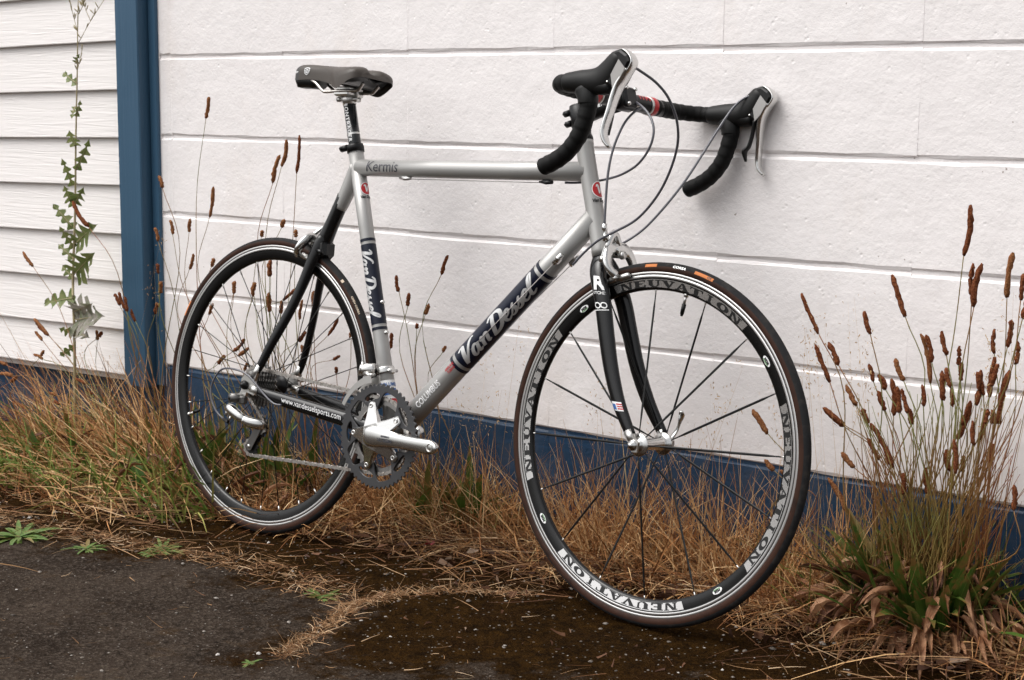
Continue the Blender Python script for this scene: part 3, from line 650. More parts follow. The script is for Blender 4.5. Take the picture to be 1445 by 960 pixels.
# ---- seat post and saddle
mb = MB(); mb.tube([(sx(.80), 0, .80), (sx(.966), 0, .966)], .0137, 26); post = part('seat_post', mb, M['post'])
P0, P1 = A(sx(.97), 0, .97), A(sx(.885), 0, .885)
part('lettering', mapped(font_mesh('BONTRAGER', .0128, .0002, .12, 1.0, 1.22, slice_v=.003), tube_map(P0, P1, .0138, .05, .0004), 1, 1, .002, 0), M['decal_white'], post)
part('post_stripe', ring_band(P0, P1, .0138, .0138, .80, .845, .0004), M['alloy_dull'], post)
mb = MB(); mb.tube([(sx(.964), 0, .964), (sx(.974), 0, .974), (sx(.982), 0, .984)], [.0142, .0150, .0170], 22, rb=[.0142, .015, .020]); mb.box((.179, 0, .9865), (.046, .050, .010), bev=.003)
mb.box((.180, 0, .9975), (.042, .046, .009), bev=.003)
for x in (.156, .204): mb.tube([(x, 0, .974), (x, 0, 1.004)], .0040, 10); mb.tube([(x, -.009, .976), (x, .009, .976)], .0055, 12)
part('saddle_clamp', mb, M['alloy_dull'], post)
XS = [.019, .022, .030, .045, .070, .100, .133, .160, .185, .206, .224, .238, .249, .256, .260]
HW = [.008, .015, .0195, .0215, .0225, .0245, .031, .0410, .0550, .0640, .0660, .0650, .0610, .0540, .0440]
ZT = [1.040, 1.048, 1.0530, 1.0548, 1.0540, 1.0515, 1.0485, 1.0465, 1.0450, 1.0440, 1.0432, 1.0425, 1.0400, 1.0350, 1.0290]
ZB = [1.022, 1.019, 1.0180, 1.0185, 1.0185, 1.0160, 1.0110, 1.0040, .9950, .9905, .9985, 1.0070, 1.0120, 1.0145, 1.0170]
Q = smooth(np.c_[XS, HW, ZT, ZB], 3); R_ = []; nsec = 27
for x, hw, zt, zb in Q:
    sec = []
    gr = .015*min(1, max(0, (x-.160)/.075))
    for j in range(nsec):
        th = -math.pi/2+math.pi*j/(nsec-1); y = hw*math.copysign(abs(math.sin(th))**.85, math.sin(th)); c = max(0, math.cos(th))
        z = zb+(zt-zb)*c**.42; g = gr*math.exp(-(y/.012)**2)
        xo = -.022*max(0, (x-.215)/.04)*math.exp(-(y/.013)**2)
        sec.append((x+xo, y, z-g))
    R_.append(sec)
mb = MB(); n2 = nsec; V = [p for r_ in R_ for p in r_]
F = [(i*n2+j, i*n2+j+1, (i+1)*n2+j+1, (i+1)*n2+j) for i in range(len(R_)-1) for j in range(n2-1)]; F.append(tuple(range(n2))); F.append(tuple((len(R_)-1)*n2+j for j in range(n2))[::-1])
mb.add(V, F, 0, True)
for fi, f in enumerate(mb.f):
    if all(mb.v[i][0] < .0420 for i in f): mb.m[fi] = 1
saddle = part('saddle', mb, [M['leather'], M['saddle_dark']])
# hard shell below: deep at the narrow end, thin under the wide end
R_ = []
for x, hw, zt, zb in Q:
    dz = np.interp(x, [.019, .03, .085, .100, .2, .287], [.004, .0155, .019, .004, .002, .001]); hh = hw*np.interp(x, [0, .09, .11, .3], [.94, .94, .86, .86])
    ar = np.interp(x, [.09, .15, .2], [0, .010, .022]); gq = .015*min(1, max(0, (x-.160)/.075)); z1, z0 = min(zb+.006+ar*.5, zt-.010), zb-dz+.0015+ar*.15; z0 = min(z0, z1-.002); R_.append([(x, hh, z1), (x, hh*.97, (z0+z1)/2), (x, hh*.72, min(z0+ar*.6, zt-.012)), (x, 0, min(z0-.0005+ar, zt-gq-.010)), (x, -hh*.72, min(z0+ar*.6, zt-.012)), (x, -hh*.97, (z0+z1)/2), (x, -hh, z1), (x, 0, min(z1+.006+ar*.5, zt-gq-.006))])
mb = MB(); mb.rings(R_); part('saddle_shell', mb, M['black_plastic'], saddle)
for s in (-1, 1):
    mb = MB(); mb.tube([(.070, s*.016, 1.020), (.0948, s*.020, 1.0110), (.120, s*.022, .9935), (.134, s*.022, .9905), (.180, s*.022, .9920), (.222, s*.022, .9922), (.232, s*.022, .9950), (.240, s*.023, 1.003), (.244, s*.024, 1.007)], .0036, 12, n=4); part('saddle_rail', mb, M['steel'], saddle)
# shield emblem and lettering on the flank of the narrow end
def flank(u, v):
    x = .066+u; z = 1.0370+v*.8; hw, zt, zb = (np.interp(x, XS, q) for q in (HW, ZT, ZB)); c = min(1, max(0, ((z-zb)/(zt-zb)))**(1/.42)); sn = math.sqrt(max(0, 1-c*c))
    return (x, -hw*sn**.85-.0010, z)
shield = [(-.0088, .0085), (-.004, .0100), (0, .0104), (.004, .0100), (.0088, .0085), (.0088, 0), (.0072, -.0055), (.004, -.0088), (0, -.0108), (-.004, -.0088), (-.0072, -.0055), (-.0088, 0)]
part('emblem', mapped(([p for k in (1, .80) for p in [(x*k, y*k) for x, y in shield]], [(j, (j+1) % 12, 12+(j+1) % 12, 12+j) for j in range(12)]), flank), M['decal_silver'], saddle)
part('emblem', mapped(strokes_mesh([([(.0045*math.cos(t), .0052*math.sin(t)) for t in np.linspace(0, 2*math.pi, 14)], .0018), ([(0, .004), (0, -.004)], .0022)], 2), flank), M['decal_silver'], saddle)
part('lettering', mapped(font_mesh('Bontrager', .0068, .0002, 0, .8, slice_u=.004), lambda u, v: (.0285+u*.75, -.0205-.0006+max(0, (.0285-(.0285+u*.75)))*.75, 1.037+v)), M['decal_white'], saddle)

# ---- flat plates with holes
def plate(outlines, thick, bevel=0.0):
    cu = bpy.data.curves.new('plate', 'CURVE'); cu.dimensions = '2D'; cu.fill_mode = 'BOTH'; cu.extrude = thick/2-bevel; cu.bevel_depth = bevel; cu.bevel_resolution = 0
    for o_ in outlines:
        sp = cu.splines.new('POLY'); sp.points.add(len(o_)-1); sp.use_cyclic_u = True
        sp.points.foreach_set('co', [c for x, y in o_ for c in (x, y, 0, 1)])
    ob = bpy.data.objects.new('plate', cu); col.objects.link(ob); dg = bpy.context.evaluated_depsgraph_get(); me = bpy.data.meshes.new_from_object(ob.evaluated_get(dg))
    mb = MB(); mb.add([(v.co.x, -v.co.z, v.co.y) for v in me.vertices], [tuple(p.vertices) for p in me.polygons], 0, False)
    bpy.data.objects.remove(ob); bpy.data.curves.remove(cu); bpy.data.meshes.remove(me); return mb
def circ_pts(r, n=40, cx=0, cy=0): return [(cx+r*math.cos(2*math.pi*i/n), cy+r*math.sin(2*math.pi*i/n)) for i in range(n)]
def gear_pts(N, tip=.0018, root=.0034):
    r = N*.0127/(2*math.pi); out = []
    for i in range(N):
        a = 2*math.pi*i/N; p = 2*math.pi/N
        for f, rr in ((-.5, r-root), (-.30, r-root*.55), (-.12, r+tip), (.12, r+tip), (.30, r-root*.55)): out.append((rr*math.cos(a+f*p), rr*math.sin(a+f*p)))
    return out

# ---- wheels
def rim_y(r): return float(np.interp(r, [.2828, .2845, .2872, .3035, .3055, .316], [0, .0046, .0068, .0093, .0099, .0097]))
def tyre_map(th, psi, lift=.0004): 
    R0, rt = .3225, .0115+lift; return A((R0+rt*math.cos(psi))*math.cos(th), -rt*math.sin(psi), (R0+rt*math.cos(psi))*math.sin(th))
GLY = {
 'N': [[(.0, 0), (.0, .12), (.36, .12), (.36, 0)], [(.0, .88), (.0, 1), (.26, 1), (.26, .88)], [(.10, .06), (.10, .94), (.25, .94), (.25, .06)], [(.10, 1), (.36, 1), (.88, 0), (.64, 0)], [(.74, .06), (.74, .94), (.89, .94), (.89, .06)], [(.62, .88), (.62, 1), (1, 1), (1, .88)]],
 'E': [[(.0, 0), (.0, .14), (.9, .14), (.9, 0)], [(.0, .86), (.0, 1), (.88, 1), (.88, .86)], [(.10, .1), (.10, .9), (.42, .9), (.42, .1)], [(.4, .43), (.4, .57), (.70, .57), (.70, .43)], [(.76, .0), (.80, .32), (.92, .32), (.92, 0)], [(.76, 1), (.80, .70), (.90, .70), (.90, 1)]],
 'U': [[(.0, .88), (.0, 1), (.46, 1), (.46, .88)], [(.60, .88), (.60, 1), (1, 1), (1, .88)], [(.08, .25), (.08, .92), (.38, .92), (.38, .25)], [(.74, .25), (.74, .92), (.88, .92), (.88, .25)], [(.08, .27), (.38, .27), (.50, .12), (.34, 0)], [(.34, 0), (.50, .13), (.62, .13), (.66, 0)], [(.66, 0), (.60, .13), (.74, .27), (.88, .27)]],
 'V': [[(-.04, .88), (-.04, 1), (.44, 1), (.44, .88)], [(.60, .88), (.60, 1), (1.02, 1), (1.02, .88)], [(.04, .94), (.38, .94), (.64, .2), (.46, 0)], [(.46, 0), (.58, 0), (.94, .94), (.78, .94)]],
 'A': [[(-.05, 0), (-.05, .12), (.34, .12), (.34, 0)], [(.52, 0), (.52, .12), (1.05, .12), (1.05, 0)], [(.06, .06), (.21, .06), (.52, 1), (.42, 1)], [(.42, 1), (.58, 1), (.96, .06), (.62, .06)], [(.26, .27), (.26, .38), (.70, .38), (.70, .27)]],
 'T': [[(.0, .86), (.0, 1), (1, 1), (1, .86)], [(.34, .06), (.34, .94), (.66, .94), (.66, .06)], [(.20, 0), (.20, .12), (.80, .12), (.80, 0)], [(.0, .62), (.0, .9), (.12, .9), (.06, .62)], [(.94, .62), (.88, .9), (1, .9), (1, .62)]],
 'I': [[(.1, .88), (.1, 1), (.9, 1), (.9, .88)], [(.1, 0), (.1, .12), (.9, .12), (.9, 0)], [(.32, .08), (.32, .92), (.68, .92), (.68, .08)]]}
O_ = [[(.5+.5*math.cos(a), .5+.5*math.sin(a)), (.5+.5*math.cos(b), .5+.5*math.sin(b)), (.5+.19*math.cos(b), .5+.33*math.sin(b)), (.5+.19*math.cos(a), .5+.33*math.sin(a))] for a, b in zip(np.linspace(0, 2*math.pi, 15)[:-1], np.linspace(0, 2*math.pi, 15)[1:])]
GLY['O'] = O_
def wheel(name, label, center, nspk, a0, front):
    wh = empty(name); wh.parent = bike; wh['label'] = label
    wh.matrix_local = (ST if front else Matrix())@Matrix.Translation(Vector(center))
    T, S_ = 0, 1
    prof = [(.3105, 0.0), (.3160, -.0085), (.3165, -.0093), (.3160, -.0097), (.3117, -.0098), (.3114, -.0094), (.3106, -.0094), (.3103, -.0099), (.3055, -.0099), (.3050, -.0093), (.3035, -.0093), (.2954, -.00806), (.2872, -.0068), (.2845, -.0046), (.2832, -.002), (.2828, 0)]
    mats_ = [0, 0, 0, 0, 1, 1, 1, 0, 1, 1, 1, 1, 1, 1, 1, 1]
    full = prof+[(r, -y) for r, y in prof[::-1]][1:-1]; k = len(prof)
    mm = [mats_[i] for i in range(k-1)]+[mats_[k-2-i] for i in range(k-1)]
    mb = MB(); mb.lathe(full, seg=128, closed=True, mats=mm); obj('rim', mb, [M['track'], M['rim']], wh)
    mb = MB(); ps = np.linspace(-2.62, 2.62, 27); prof = [(.3225+.0115*math.cos(p), -.0115*math.sin(p)) for p in ps]
    mb.lathe(prof, seg=144, mats=[0 if abs((ps[i]+ps[i+1])/2) < 1.25 else 1 for i in range(26)]); ty = obj('tyre', mb, [M['tread'], M['sidewall']], wh)
    # hub
    if front:
        pr_ = [(0, -.050), (.0055, -.050), (.0058, -.046), (.0095, -.046), (.0105, -.041), (.0140, -.0395), (.0205, -.0385), (.0215, -.0368), (.0205, -.0350), (.0145, -.033), (.0115, -.024), (.0108, 0)]
    else:
        pr_ = [(0, -.066), (.0055, -.066), (.0058, -.060), (.012, -.058), (.012, -.022), (.024, -.020), (.0255, -.018), (.024, -.016), (.017, -.012), (.0135, 0)]
    if front: pr_ = pr_+[(r, -y) for r, y in pr_[::-1]][1:]
    else: pr_ = pr_+[(.0135, .018), (.018, .030), (.0235, .0325), (.0245, .0345), (.0235, .0365), (.015, .039), (.011, .050), (.0058, .060), (.0055, .066), (0, .066)]
    mb = MB(); mb.lathe(pr_, seg=36); obj('hub', mb, M['alloy'] if front else M['black_metal'], wh)
    ye = .060 if front else .076
    mb = MB(); mb.lathe([(0, -ye-.006), (.0035, -ye-.006), (.0045, -ye-.003), (.0085, -ye), (.0105, -ye+.003), (.0105, -ye+.011), (.0070, -ye+.014), (0, -ye+.014)], seg=24); obj('skewer_nut', mb, M['alloy'] if front else M['black_metal'], wh)
    mb = MB(); mb.lathe([(0, ye), (.0100, ye), (.0110, ye-.012), (0, ye-.014)], seg=20)
    mb.tube([(0, ye-.004, .004), (.006, ye+.010, .026), (.012, ye+.012, .050), (.014, ye+.008, .062)] if front else [(0, ye-.004, .004), (.020, ye+.008, .012), (.045, ye+.010, .018)], [.0055, .0050, .0065, .0040] if front else [.005, .005, .006], 12, n=4, rb=[.004, .003, .003, .0022] if front else [.004, .003, .003]); obj('skewer_lever', mb, M['alloy'], wh)
    # spokes: alike pieces share mesh data
    meshes = {}
    for i in range(nspk):
        th = math.radians(a0)+2*math.pi*i/nspk; s = -1 if i % 2 == 0 else 1
        if front: hub_r, hy, dth = .0195, s*.0368, 0.0
        else: hub_r, hy, dth = .0235, (-.018 if s < 0 else .0345), (.95 if (i//2) % 2 else -.95)
        key = (s, round(dth, 2))
        if key not in meshes:
            h = A(hub_r*math.cos(dth), hy, hub_r*math.sin(dth)); e = A(.2855, s*.0012, 0); d = nrm(e-h); mb = MB()
            if front: mb.tube([h, h+d*.02, h+d*.04, e-d*.035, e-d*.020, e], [.0013, .0013, .0023, .0023, .0013, .0013], 8, up=(0, 1, 0), rb=[.0011, .0011, .0007, .0007, .0010, .0010])
            else: mb.tube([h, e], .00105, 6, up=(0, 1, 0))
            meshes[key] = mb.mesh('spoke', M['spoke'])
            mb = MB(); mb.tube([e-d*(.008 if front else .0125), e+d*.002], .0014 if front else .0018, 8, up=(0, 1, 0)); meshes[key+('n',)] = mb.mesh('nipple', M['alloy_dull'])
        for nm, ky in (('spoke', key), ('nipple', key+('n',))):
            o = bpy.data.objects.new(nm, meshes[ky]); col.objects.link(o); o.parent = wh; o.matrix_local = Matrix.Rotation(-th, 4, 'Y')
    va = math.radians(79.4 if front else 200)
    d = A(math.cos(va), 0, math.sin(va)); mb = MB(); mb.tube([d*.286, d*.279], .0046, 12); mb.tube([d*.284, d*.262], .0028, 10); mb.tube([d*.2655, d*.247], [.0042, .0036], 12, mat=1); mb.tube([d*.248, d*.243], [.0036, .0020], 12, mat=1)
    obj('valve', mb, [M['alloy_dull'], M['black_plastic']], wh)
    def rmap(thc, lift): return lambda u, v: A((.2942+v)*math.cos(thc-u/.2942), -rim_y(.2942+v)-lift, (.2942+v)*math.sin(thc-u/.2942))
    if front:
        for q in range(4):
            thc = math.radians(81+90*q-.3); L2 = math.radians(30.2)*.2942
            V = []; F = []; nu, nv = 40, 4
            for i in range(nu+1):
                for j in range(nv+1): vv = -.0062+.0148*j/nv; V.append((-L2+2*L2*i/nu+(.003 if i == 0 else -.003 if i == nu else 0)*(1-j/nv), vv))
            F = [(i*(nv+1)+j, i*(nv+1)+j+1, (i+1)*(nv+1)+j+1, (i+1)*(nv+1)+j) for i in range(nu) for j in range(nv)]
            obj('rim_decal', mapped((V, F), rmap(thc, .0003)), M['foil'], wh)
            V = []; F = []; W1 = L2*2*.92/9
            for gi, ch in enumerate('NEUVATION'):
                wsc = .50 if ch == 'I' else .92; x0 = -L2*.92+gi*W1+(1-wsc)*W1/2
                for poly in GLY[ch]: o = len(V); V += [(x0+x*W1*wsc, -.0060+y*.0132) for x, y in poly]; F.append(tuple(range(o, o+len(poly))))
            obj('lettering', mapped((V, F), rmap(thc, .0007)), M['decal_black'], wh)
            tho = math.radians(36.5+90*q); n = 28
            ov = ([(0, 0)]+[(.0110*math.cos(2*math.pi*j/n), .0052*math.sin(2*math.pi*j/n)) for j in range(n)], [(0, 1+j, 1+(j+1) % n) for j in range(n)])
            obj('rim_badge', mapped(ov, rmap(tho, .0004)), M['decal_white'], wh)
            obj('lettering', mapped(font_mesh('M28', .0062, .0004, 0, 1.2), rmap(tho, .0008)), M['decal_black'], wh)
            obj('lettering', mapped(strokes_mesh([([(-.008, -.0026), (0, -.0034), (.008, -.0026)], .0014)], 4), rmap(tho, .0008)), M['green_dec'], wh)
    # labels on the tyre flank
    def tmap(thc, psi0, lift): return lambda u, v: tyre_map(thc-u/.3255, psi0-v/.0115, lift)
    def flat(u0, u1, v0, v1, nu=10, nv=3):
        return ([(u0+(u1-u0)*i/nu, v0+(v1-v0)*j/nv) for i in range(nu+1) for j in range(nv+1)], [(i*(nv+1)+j, i*(nv+1)+j+1, (i+1)*(nv+1)+j+1, (i+1)*(nv+1)+j) for i in range(nu) for j in range(nv)])
    if front:
        t0 = math.radians(84.2)
        for c in (-.057, .062): obj('tyre_label', mapped(flat(c-.013 if c < 0 else c-.021, c+.013 if c < 0 else c+.021, -.0030, .0030), tmap(t0, 1.12, .0003)), M['orange'], wh)
        obj('lettering', mapped(font_mesh('CORSA', .0062, .0003, .15, 1.3, 1.1), tmap(t0, 1.12, .0006), 1, 1, .006), M['decal_grey' if 0 else 'decal_silver'], wh)
        obj('lettering', mapped(font_mesh('CX', .0050, .0003, 0, 1.2), tmap(t0, 1.12, .0007), 1, 1, .074), M['decal_black'], wh)
    else:
        t0 = math.radians(38)
        obj('tyre_label', mapped(flat(-.066, -.058, -.0030, .0030), tmap(t0, .93, .0003)), M['pale'], wh)
        obj('lettering', mapped(font_mesh('OPEN CORSA', .0055, .0002, .1, 1.3, 1.05), tmap(t0, .93, .0006), 1, 1, .004), M['pale'], wh)
        obj('tyre_label', mapped(flat(-.020, .020, -.0030, .0030), tmap(math.radians(152), 1.15, .0003)), M['orange'], wh)
    return wh
fw = wheel('wheel', 'front wheel with wide lettered rim decals', (WB, 0, RW), 16, 3.0, True)
rw = wheel('wheel', 'rear wheel with plain black rim', (0, 0, RW), 28, 1.3, False)

# ---- cassette
ys = -.0235
for N_ in (25, 23, 21, 19, 17, 15, 14, 13, 12):
    holes = [circ_pts(.0145, 20)] if N_ > 16 else [circ_pts(.0125, 20)]
    if N_ > 20: holes += [circ_pts(.0042, 10, (N_*.0127/6.283-.011)*math.cos(a), (N_*.0127/6.283-.011)*math.sin(a)) for a in np.linspace(0, 2*math.pi, 13)[:-1]]
    mb = plate([gear_pts(N_, .0028, .0030)]+holes, .0018); mb.v = [(x, y+ys, z+RW) for x, y, z in mb.v]; c_ = part('cog', mb, M['cog'], rw); c_.matrix_local = Matrix.Translation((0, 0, -RW)); ys -= .0040
mb = MB(); mb.lathe([(.006, -.0640), (.0155, -.0630), (.0165, -.0585), (.006, -.0585)], seg=24); obj('lockring', mb, M['cog'], rw)

# ---- crankset
crank = empty('crankset'); crank.parent = bike; crank.location = (BBX, 0, BBZ)
def chainring_outline(N_, window):
    out = [gear_pts(N_)]; inner = []; R0 = N_*.0127/(2*math.pi)
    for i in range(240):
        a = 2*math.pi*i/240; f = min(abs((math.degrees(a)-36-72*k+180) % 360-180) for k in range(5))
        k_ = np.clip((f-7)/(20 if window else 12), 0, 1); k_ = k_*k_*(3-2*k_); inner.append(((.0570+(R0-.0130-.0570)*k_)*math.cos(a), (.0570+(R0-.0130-.0570)*k_)*math.sin(a)))
    out.append(inner[::-1])
    if window:
        for k in range(5):
            c = math.radians(36+72*k); hole = []
            for i in range(28):
                t = 2*math.pi*i/28; u, v = .0225*math.cos(t), .0082*math.sin(t)*(1+.0*math.cos(t)); r_ = .0835+v; q = c+u/.0835; hole.append((r_*math.cos(q), r_*math.sin(q)))
            out.append(hole[::-1])
    for k in range(5):
        c = math.radians(36+72*k); out.append(circ_pts(.0040, 12, .065*math.cos(c), .065*math.sin(c))[::-1])
    return out
mb = plate(chainring_outline(53, True), .0040, .0006); mb.v = [(x, y-.0478, z) for x, y, z in mb.v]; obj('chainring', mb, M['ring'], crank)
mb = plate(chainring_outline(39, False), .0036, .0004); mb.v = [(x, y-.0400, z) for x, y, z in mb.v]; obj('chainring', mb, M['cog'], crank)
mb = MB()
for k in range(5):
    c = math.radians(36+72*k); d = A(math.cos(c), 0, math.sin(c)); e = A(-math.sin(c), 0, math.cos(c)); rr = []
    for t, wd, y0, y1 in ((.006, .0240, -.070, -.053), (.025, .0195, -.0685, -.053), (.045, .0140, -.0620, -.0518), (.060, .0112, -.0570, -.0508), (.070, .0088, -.0545, -.0508), (.0730, .0045, -.0535, -.0508)):
        b_ = .0025; p = d*t; rr.append([p+e*wd+A(0, y1, 0), p+e*wd+A(0, y0+b_, 0), p+e*(wd-b_)+A(0, y0, 0), p-e*(wd-b_)+A(0, y0, 0), p-e*wd+A(0, y0+b_, 0), p-e*wd+A(0, y1, 0)])
    mb.rings(rr, sm=False)
obj('spider', mb, M['alloy'], crank)
for k in range(5):
    c = math.radians(36+72*k); p = (.065*math.cos(c), 0, .065*math.sin(c)); mb = MB(); mb.lathe([(.0022, -.0560), (.0028, -.0572), (.0052, -.0572), (.0058, -.0560), (.0058, -.0500), (0, -.05)], p, seg=14); mb.lathe([(0, -.0555), (.0024, -.0555)], p, seg=8, mats=[1]); obj('chainring_bolt', mb, [M['alloy_dull'], M['black_metal']], crank)
def crank_arm(s):
    mb = MB(); L2 = .1766; n = 24; st = [(-.021, .012, .006), (-.016, .0185, .0115), (-.004, .0225, .0130), (.012, .0220, .0128), (.035, .0188, .0118), (.07, .0160, .0105), (.12, .0146, .0092), (.160, .0150, .0078), (.172, .0145, .0074), (.1835, .0110, .0068), (.1905, .0055, .0056)]
    S2 = smooth(np.array(st), 4); rr = []
    for x, hw, ht in S2:
        yc = -.0640-.0150*(np.clip(x/L2, 0, 1))**1.1; ring = []
        for j in range(n):
            a = 2*math.pi*j/n; ca, sa = math.cos(a), math.sin(a); ca = math.copysign(abs(ca)**.72, ca); sa = math.copysign(abs(sa)**.72, sa); ring.append((x, yc+ht*sa, hw*ca))
        rr.append(ring)
    mb.rings(rr)
    if s > 0: mb.v = [(-x, -y, -z) for x, y, z in mb.v]
    return mb
for s in (-1, 1):
    a_ = obj('crank_arm', crank_arm(s), M['alloy'], crank)
    mb = MB(); x = -s*.1766; y = s*.0790; mb.lathe([(.0058, s*.0040), (.0066, s*.0078), (.0085, s*.0082), (.0092, s*.0070)], (x, y, 0), seg=24); obj('pedal_eye', mb, M['alloy_dull'], crank)
    mb = MB(); mb.lathe([(0, s*.0050), (.0062, s*.0066), (.0064, s*.0080)], (x, y, 0), seg=20); obj('pedal_hole', mb, M['steel'], crank)
mb = MB(); mb.lathe([(0, -.056), (.0125, -.056), (.0125, -.0365), (.0205, -.0362), (.0205, .0362), (.0125, .0365), (.0125, .056), (0, .056)], seg=24); obj('spindle', mb, M['black_metal'], crank)
for tx, sz, dz in (('SHIMANO', .0050, .0052), ('ULTEGRA', .0092, -.0028)):
    obj('lettering', mapped(font_mesh(tx, sz, .0003, 0, 1.05, 1.05), lambda u, v: A(.047+u, -.0640-.0150*((.047+u)/.1766)**1.1-.0116+.0011*((v+dz)/.01)**2-.0006+.0001*(u/.01), v+dz)), M['decal_grey'], crank)

# ---- chain: pairs of side plates following the path
PU1 = A(.030, .243); PU2 = A(.004, .197); CG = (0., RW, 19*.0127/6.283); RG = (BBX, BBZ, 39*.0127/6.283)
path = []
def arc(c, r, a0, a1, y, n=14):
    for t in np.linspace(math.radians(a0), math.radians(a1), n): path.append((c[0]+r*math.cos(t), y, c[1]+r*math.sin(t)))
yc, yr = -.0400, -.0405
arc(CG, CG[2], 190, 94, -.0395, 10); arc(RG, RG[2], 94, -96, yr, 26); arc(PU2, .0200, -84, -200, yc, 8); arc(PU1, .0175, -20, 70, yc, 6)
PP = np.array(path); PP = np.vstack([PP, PP[:1]]); sL = np.r_[0, np.cumsum(np.linalg.norm(np.diff(PP, axis=0), axis=1))]; NL = int(round(sL[-1]/.0127)); NL += NL % 2; tt = np.linspace(0, sL[-1], NL+1)
CP = np.stack([np.interp(tt, sL, PP[:, k]) for k in range(3)], 1); mb = MB()
for i in range(NL):
    a, b = CP[i], CP[i+1]; d = nrm(b-a); e = nrm(np.cross(d, A(0, 1, 0))); outer = i % 2
    for s in (-1, 1):
        y0 = s*(.0030 if outer else .0021); h = .0042; poly = [a-d*.0030+e*h*.6, a+e*h, a+d*.0064+e*h*.62, b+e*h, b+d*.0030+e*h*.6, b+d*.0030-e*h*.6, b-e*h, a+d*.0064-e*h*.62, a-e*h, a-d*.0030-e*h*.6]
        V = [p+A(0, y0-.0005, 0) for p in poly]+[p+A(0, y0+.0005, 0) for p in poly]; n = 10
        mb.add(V, [tuple(range(n)), tuple(range(2*n-1, n-1, -1))]+[(k, k+n, (k+1) % n+n, (k+1) % n) for k in range(n)], 0, False)
    mb.tube([a-A(0, .0038, 0), a+A(0, .0038, 0)], .0019, 6, sm=False)
part('chain', mb, M['steel'])

# ---- rear derailleur
rd = empty('rear_derailleur'); rd.parent = bike; rd.location = (-.02, -.07, .30); rdi = Matrix.Translation((.02, .07, -.30))
def rdp(name, mb, m): o = obj(name, mb, m, rd); o.matrix_local = rdi; return o
mb = MB(); mb.tube([(-.012, -.066, .303), (-.018, -.094, .303)], [.0115, .0105], 20, n=1); mb.tube([(-.018, -.094, .303), (-.0183, -.0955, .303)], [.0085, .006], 20); mb.box((-.006, -.072, .300), (.030, .016, .018), bev=.003)
rdp('pivot_barrel', mb, M['dark_alloy']); mb = MB(); mb.lathe([(0, -.0962), (.0045, -.0966), (.0045, -.09)], (-.018, 0, .303), seg=6); rdp('pivot_bolt', mb, M['black_metal'])
mb = MB(); mb.tube([(-.034, -.078, .281), (-.022, -.086, .277), (.004, -.082, .264), (.016, -.076, .2575)], [.0085, .0105, .0105, .0095], 16, n=4, rb=[.008, .0115, .0105, .0095], power=.8); rdp('linkage', mb, M['alloy'])
mb = MB(); mb.tube([(.012, -.078, .2595), (.026, -.070, .2535), (.044, -.058, .2510), (.050, -.050, .2515)], [.0100, .0118, .0112, .0080], 18, n=4, rb=[.010, .012, .0125, .010], power=.85); rdp('knuckle', mb, M['alloy'])
mb = MB(); mb.tube([(-.030, -.076, .262), (-.006, -.070, .256), (.020, -.060, .246)], [.005, .006, .005], 10, n=3); mb.tube([(-.040, -.078, .272), (-.044, -.078, .262)], .0045, 10); mb.tube([(-.024, -.082, .262), (-.026, -.084, .252)], .003, 8); rdp('linkage', mb, M['alloy_dull'])
for yy in (-.0465, -.0335):
    mb = plate([[(p[0], p[1]) for p in ([(PU1[0]+.0105*math.cos(t), PU1[1]+.0105*math.sin(t)) for t in np.linspace(-.3, 2.6, 10)]+[(PU2[0]+.0095*math.cos(t), PU2[1]+.0095*math.sin(t)) for t in np.linspace(2.6, 5.6, 10)])]], .0020, .0003); mb.v = [(x, y+yy, z) for x, y, z in mb.v]; rdp('cage_plate', mb, M['black_metal'] if yy > -.04 else M['dark_alloy'])
for p in (PU1, PU2):
    mb = plate([[(x+p[0], y+p[1]) for x, y in gear_pts(11, .002, .003)], circ_pts(.0045, 10, p[0], p[1])[::-1]], .0030); mb.v = [(x, y-.040, z) for x, y, z in mb.v]; rdp('jockey_wheel', mb, M['black_plastic'])
    mb = MB(); mb.lathe([(0, -.0500), (.0040, -.0500), (.0048, -.0485), (.0048, -.032), (0, -.032)], (p[0], 0, p[1]), seg=12); rdp('pulley_bolt', mb, M['alloy_dull'])
loop = [A(.118, -.066, .3020), A(.096, -.069, .3035), bk(372, 556, -.072), bk(350, 530, -.075), bk(330, 521, -.078), bk(312, 522, -.080), bk(300, 540, -.082), bk(298, 560, -.083), bk(305, 580, -.083), bk(316, 592, -.080)]
mb = MB(); mb.tube(loop, .0023, 10, n=6); part('derailleur_cable', mb, M['cable'])
mb = MB(); mb.tube([loop[-1], loop[-1]+A(.014, 0, -.006), A(-.034, -.079, .268)], [.0042, .0036, .003], 10); rdp('cable_adjuster', mb, M['black_metal'])

